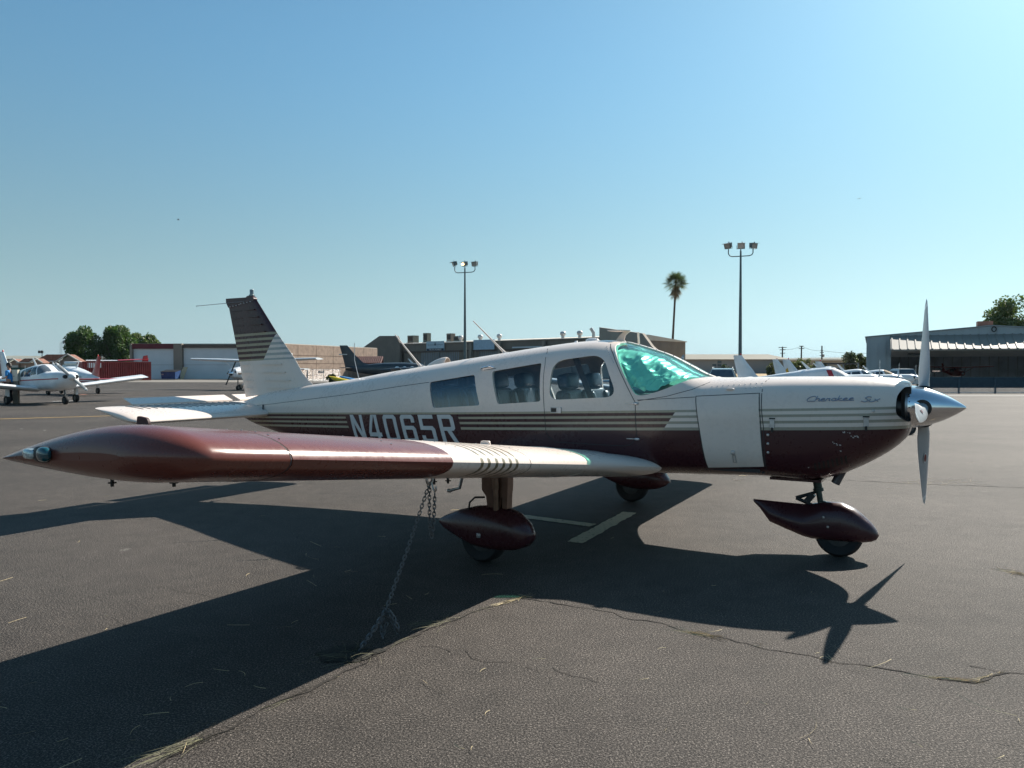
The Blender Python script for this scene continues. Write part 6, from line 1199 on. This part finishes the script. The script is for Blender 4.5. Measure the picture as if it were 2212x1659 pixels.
right_c = [Dg(1850, 660), Dg(1990, 672), Dg(2130, 690), D8(0, 250), D8(130, 275), D8(300, 300), D8(350, 325), D8(520, 352), D8(640, 393), D8(700, 408), D8(800, 425), D8(950, 455), D8(1100, 482), D8(1230, 503), D8(1300, 527), D8(1500, 553), D8(1650, 582), D8(1750, 600), D8(1870, 620), D8(1980, 626), D8(2080, 600), D8(2130, 585), D8(2212, 588), D8(2500, 600)]
ra = crack(k, left_c, .0075); rb = crack(k, right_c, .0062); crack(k, [D8(1975, 548), D8(2060, 565), D8(2130, 583)], .005)
for yy in (866, 871, 884, 897): crack(k, [(2010 + (yy - 860) * 1.5, yy), (2120, yy + 1), (2270, yy + 2.5)], .02, jag=.05)
crack(k, [(1500, 1025), (1640, 1030), (1830, 1039), (1900, 1042), (1990, 1046), (2100, 1050), (2260, 1056)], .012, jag=.03)
for s_ in ([Dg(1070, 1080), Dg(1200, 1095), Dg(1330, 1140)], [Dg(1480, 1125), Dg(1540, 1190), Dg(1690, 1225), Dg(1900, 1240)], [Dg(1980, 1290), Dg(2120, 1330)], [Db(470, 125), Db(560, 150)], [Db(860, 70), Db(960, 100), Db(1200, 135)], [Db(590, 245), Db(700, 290), Db(830, 310)], [D8(0, 565), D8(50, 590), D8(230, 630)]): crack(k, s_, .0028)
obj('pavement_cracks', k, M_CRK, kind='structure')
M_STRAW = pm('dry_straw', (.52, .42, .24), .8, 0, .3, 8); M_STRAWG = pm('green_grey_straw', (.15, .145, .085), .85, 0, .3, 8)
random.seed(21)
def blade(k, p, a, ln, w_, rise=0.0, bend=.3):
    pts = []; q = Vector(p)
    for i in range(5): pts.append(q.copy()); aa = a + bend * (i - 2) * .35; q = q + Vector((math.cos(aa), math.sin(aa), 0)) * ln / 4 + Vector((0, 0, rise * ln / 4 * (1 - i * .35)))
    P = [[], []]
    for i, c in enumerate(pts):
        t = (pts[min(i + 1, 4)] - pts[max(i - 1, 0)]); m = Vector((-t.y, t.x, 0)); m = m.normalized() * w_ * (1 - i * .18) if m.length > 1e-6 else Vector((w_, 0, 0)); P[0].append(c + m); P[1].append(c - m + Vector((0, 0, w_)))
    k.grid(P)
k = MB()
for i in range(150):
    py = 845 + 830 * random.random() ** .75; px = random.uniform(-40, 2260); p = gp(px, max(py, 870))
    if random.random() < (.35 if px > 1100 else .0): continue
    blade(k, (p[0], p[1], .008), random.uniform(0, 6.28), random.uniform(.03, .12) * (1 + (random.random() < .12) * 1.3), .0011, .02, random.uniform(-.9, .9))
for x, y in ((1590, 1040), (1610, 1030), (1000, 1105)): 
    for j in range(3): p = gp(x + random.uniform(-6, 6), y); blade(k, (p[0], p[1], .01), random.uniform(0, 6.28), .12, .003, .1, .8)
obj('scattered_straw', k, M_STRAW, kind='stuff')
k = MB()
def tuft(k, D0, D1, n, ln, rise, dirs, sp=.02):
    a, b_ = Vector(gp(*D0)), Vector(gp(*D1)); base_a = math.atan2((b_ - a).y, (b_ - a).x)
    for i in range(int(n * 1.4)):
        p = a.lerp(b_, random.random()) + Vector((random.gauss(0, sp), random.gauss(0, sp), .004)); blade(k, p, base_a + random.gauss(0, dirs) + (math.pi if random.random() < .3 else 0), ln * random.uniform(.4, 1.2), .0009, rise * random.random(), random.uniform(-.5, .5))
tuft(k, Dg(1150, 920), Dg(1360, 840), 26, .20, .35, .35); tuft(k, Dg(930, 1050), Dg(1010, 1010), 10, .16, .2, .3); tuft(k, Dg(1600, 780), Dg(1700, 745), 8, .1, .1, .4)
tuft(k, Db(830, 1050), Db(1130, 910), 46, .24, .3, .25); tuft(k, Dg(330, 1190), Dg(600, 1180), 55, .16, .5, 1.2, .05); tuft(k, Db(1480, 750), Db(1640, 690), 12, .2, .1, .15)
obj('crack_grass', k, M_STRAWG, kind='stuff')
k = MB(); tuft(k, Dg(1760, 715), Dg(1960, 660), 34, .12, .15, .3, .008); tuft(k, D8(630, 390), D8(780, 418), 44, .10, .15, .35, .012); tuft(k, D8(1790, 608), D8(1990, 627), 26, .14, .06, .12, .006); tuft(k, D8(2010, 618), D8(2120, 585), 22, .10, .06, .12, .006); tuft(k, D8(1290, 500), D8(1310, 522), 6, .09, .3, .6); tuft(k, D8(940, 455), D8(980, 460), 6, .05, .3, .5); tuft(k, (1950, 1045), (2100, 1040), 30, .35, .1, .7, .12)
tuft(k, (2180, 1235), (2215, 1245), 40, .12, .02, .5, .03)
obj('golden_crack_grass', k, M_STRAW, kind='stuff')
# tie-down anchor hole
a = L2W((-.333, -3.66, 0)); k = MB()
P = []
for i in range(5):
    P.append([(a.x - .03 + .13 * i / 4 * (1 + .5 * mnoise.noise(Vector((math.cos(j * .314159) * 1.7, math.sin(j * .314159) * 1.7, 2.2)))) * 1.2 * math.cos(j * .314159), a.y - .0 + .13 * i / 4 * (1 + .5 * mnoise.noise(Vector((math.cos(j * .314159) * 1.7, math.sin(j * .314159) * 1.7, 2.2)))) * .9 * math.sin(j * .314159), .005 + .010 * math.sin(math.pi * i / 4)) for j in range(21)])
k.grid(P); obj('anchor_pit', k, pm('pit_soil', (.02, .019, .016), .98, 0, .5, 40, .8, 60), kind='structure')
# chain of individual links
ch = thing('tie_down_chain', 'steel tie down chain hanging from the near wing to the pavement', 'chain', a)
lk = MB(); lk.tube([((.0085 * math.cos(t)), 0, .0085 * math.sin(t) + (.0075 if math.sin(t) > 0 else -.0075)) for t in [i * math.pi / 6 + .0001 for i in range(13)]], .0032, 5, False); LINK = mesh('link', lk, pm('chain_steel', (.13, .14, .15), .45, .6, .3, 60), 60)
def chain(path, slack=0, s0=1.0):
    pts = [Vector(p) for p in path]; seg = [(b_ - a_).length for a_, b_ in zip(pts[:-1], pts[1:])]; tot = sum(seg); pitch = .0225 * s0; n = int(tot / pitch)
    for i in range(n):
        s_ = (i + .5) * pitch; j = 0
        while j < len(seg) - 1 and s_ > seg[j]: s_ -= seg[j]; j += 1
        p = pts[j].lerp(pts[j + 1], min(s_ / seg[j], 1)); d_ = (pts[j + 1] - pts[j]).normalized()
        w_ = L2W(p); dw = (LM.to_3x3() @ d_).normalized(); o = bpy.data.objects.new('link', LINK); C.objects.link(o); o.parent = ch
        rot = dw.to_track_quat('Z', 'X').to_matrix().to_4x4() @ Matrix.Rotation(R(45) + R(90) * (i % 2), 4, 'Z')
        o.matrix_local = Matrix.Translation(w_ - a) @ rot @ Matrix.Diagonal((s0, s0, s0, 1))
RNG = Vector((-.285, -3.05, .852)); KN = Vector((-.338, -3.40, .165)); AN = Vector((-.333, -3.65, .0))
chain([RNG, RNG.lerp(KN, .5) + Vector((0, 0, -.012)), KN], s0=1.0); chain([KN, KN.lerp(AN, .5) + Vector((0, .006, -.004)), AN], s0=1.25)
chain([RNG + Vector((.0, .0, -.01)), (-.287, -3.05, .70), (-.283, -3.05, .58), (-.270, -3.05, .525), (-.258, -3.05, .60), (-.250, -3.05, .70), (-.246, -3.05, .80)], s0=1.0)
chain([KN, KN + Vector((.03, .01, -.05)), KN + Vector((.06, .03, -.125)), KN + Vector((.075, .02, -.10)), KN + Vector((.04, .01, -.02)), KN], s0=1.0); chain([KN, KN + Vector((-.02, -.02, -.08)), KN + Vector((.0, -.03, -.14)), KN + Vector((.02, -.01, -.06))], s0=1.0); chain([KN + Vector((-.02, 0, .01)), KN + Vector((.03, .0, .0)), KN + Vector((.05, .01, -.08))], s0=1.0)
k = MB(); q = [Vector(p) for p in ((-.272, -3.05, .86), (-.258, -3.05, .82), (-.245, -3.05, .80), (-.236, -3.05, .815), (-.240, -3.05, .835))]; k.tube([L2W(p) - a for p in q], .006, 6); obj('hook', k, M_STEEL, ch, smooth=60)
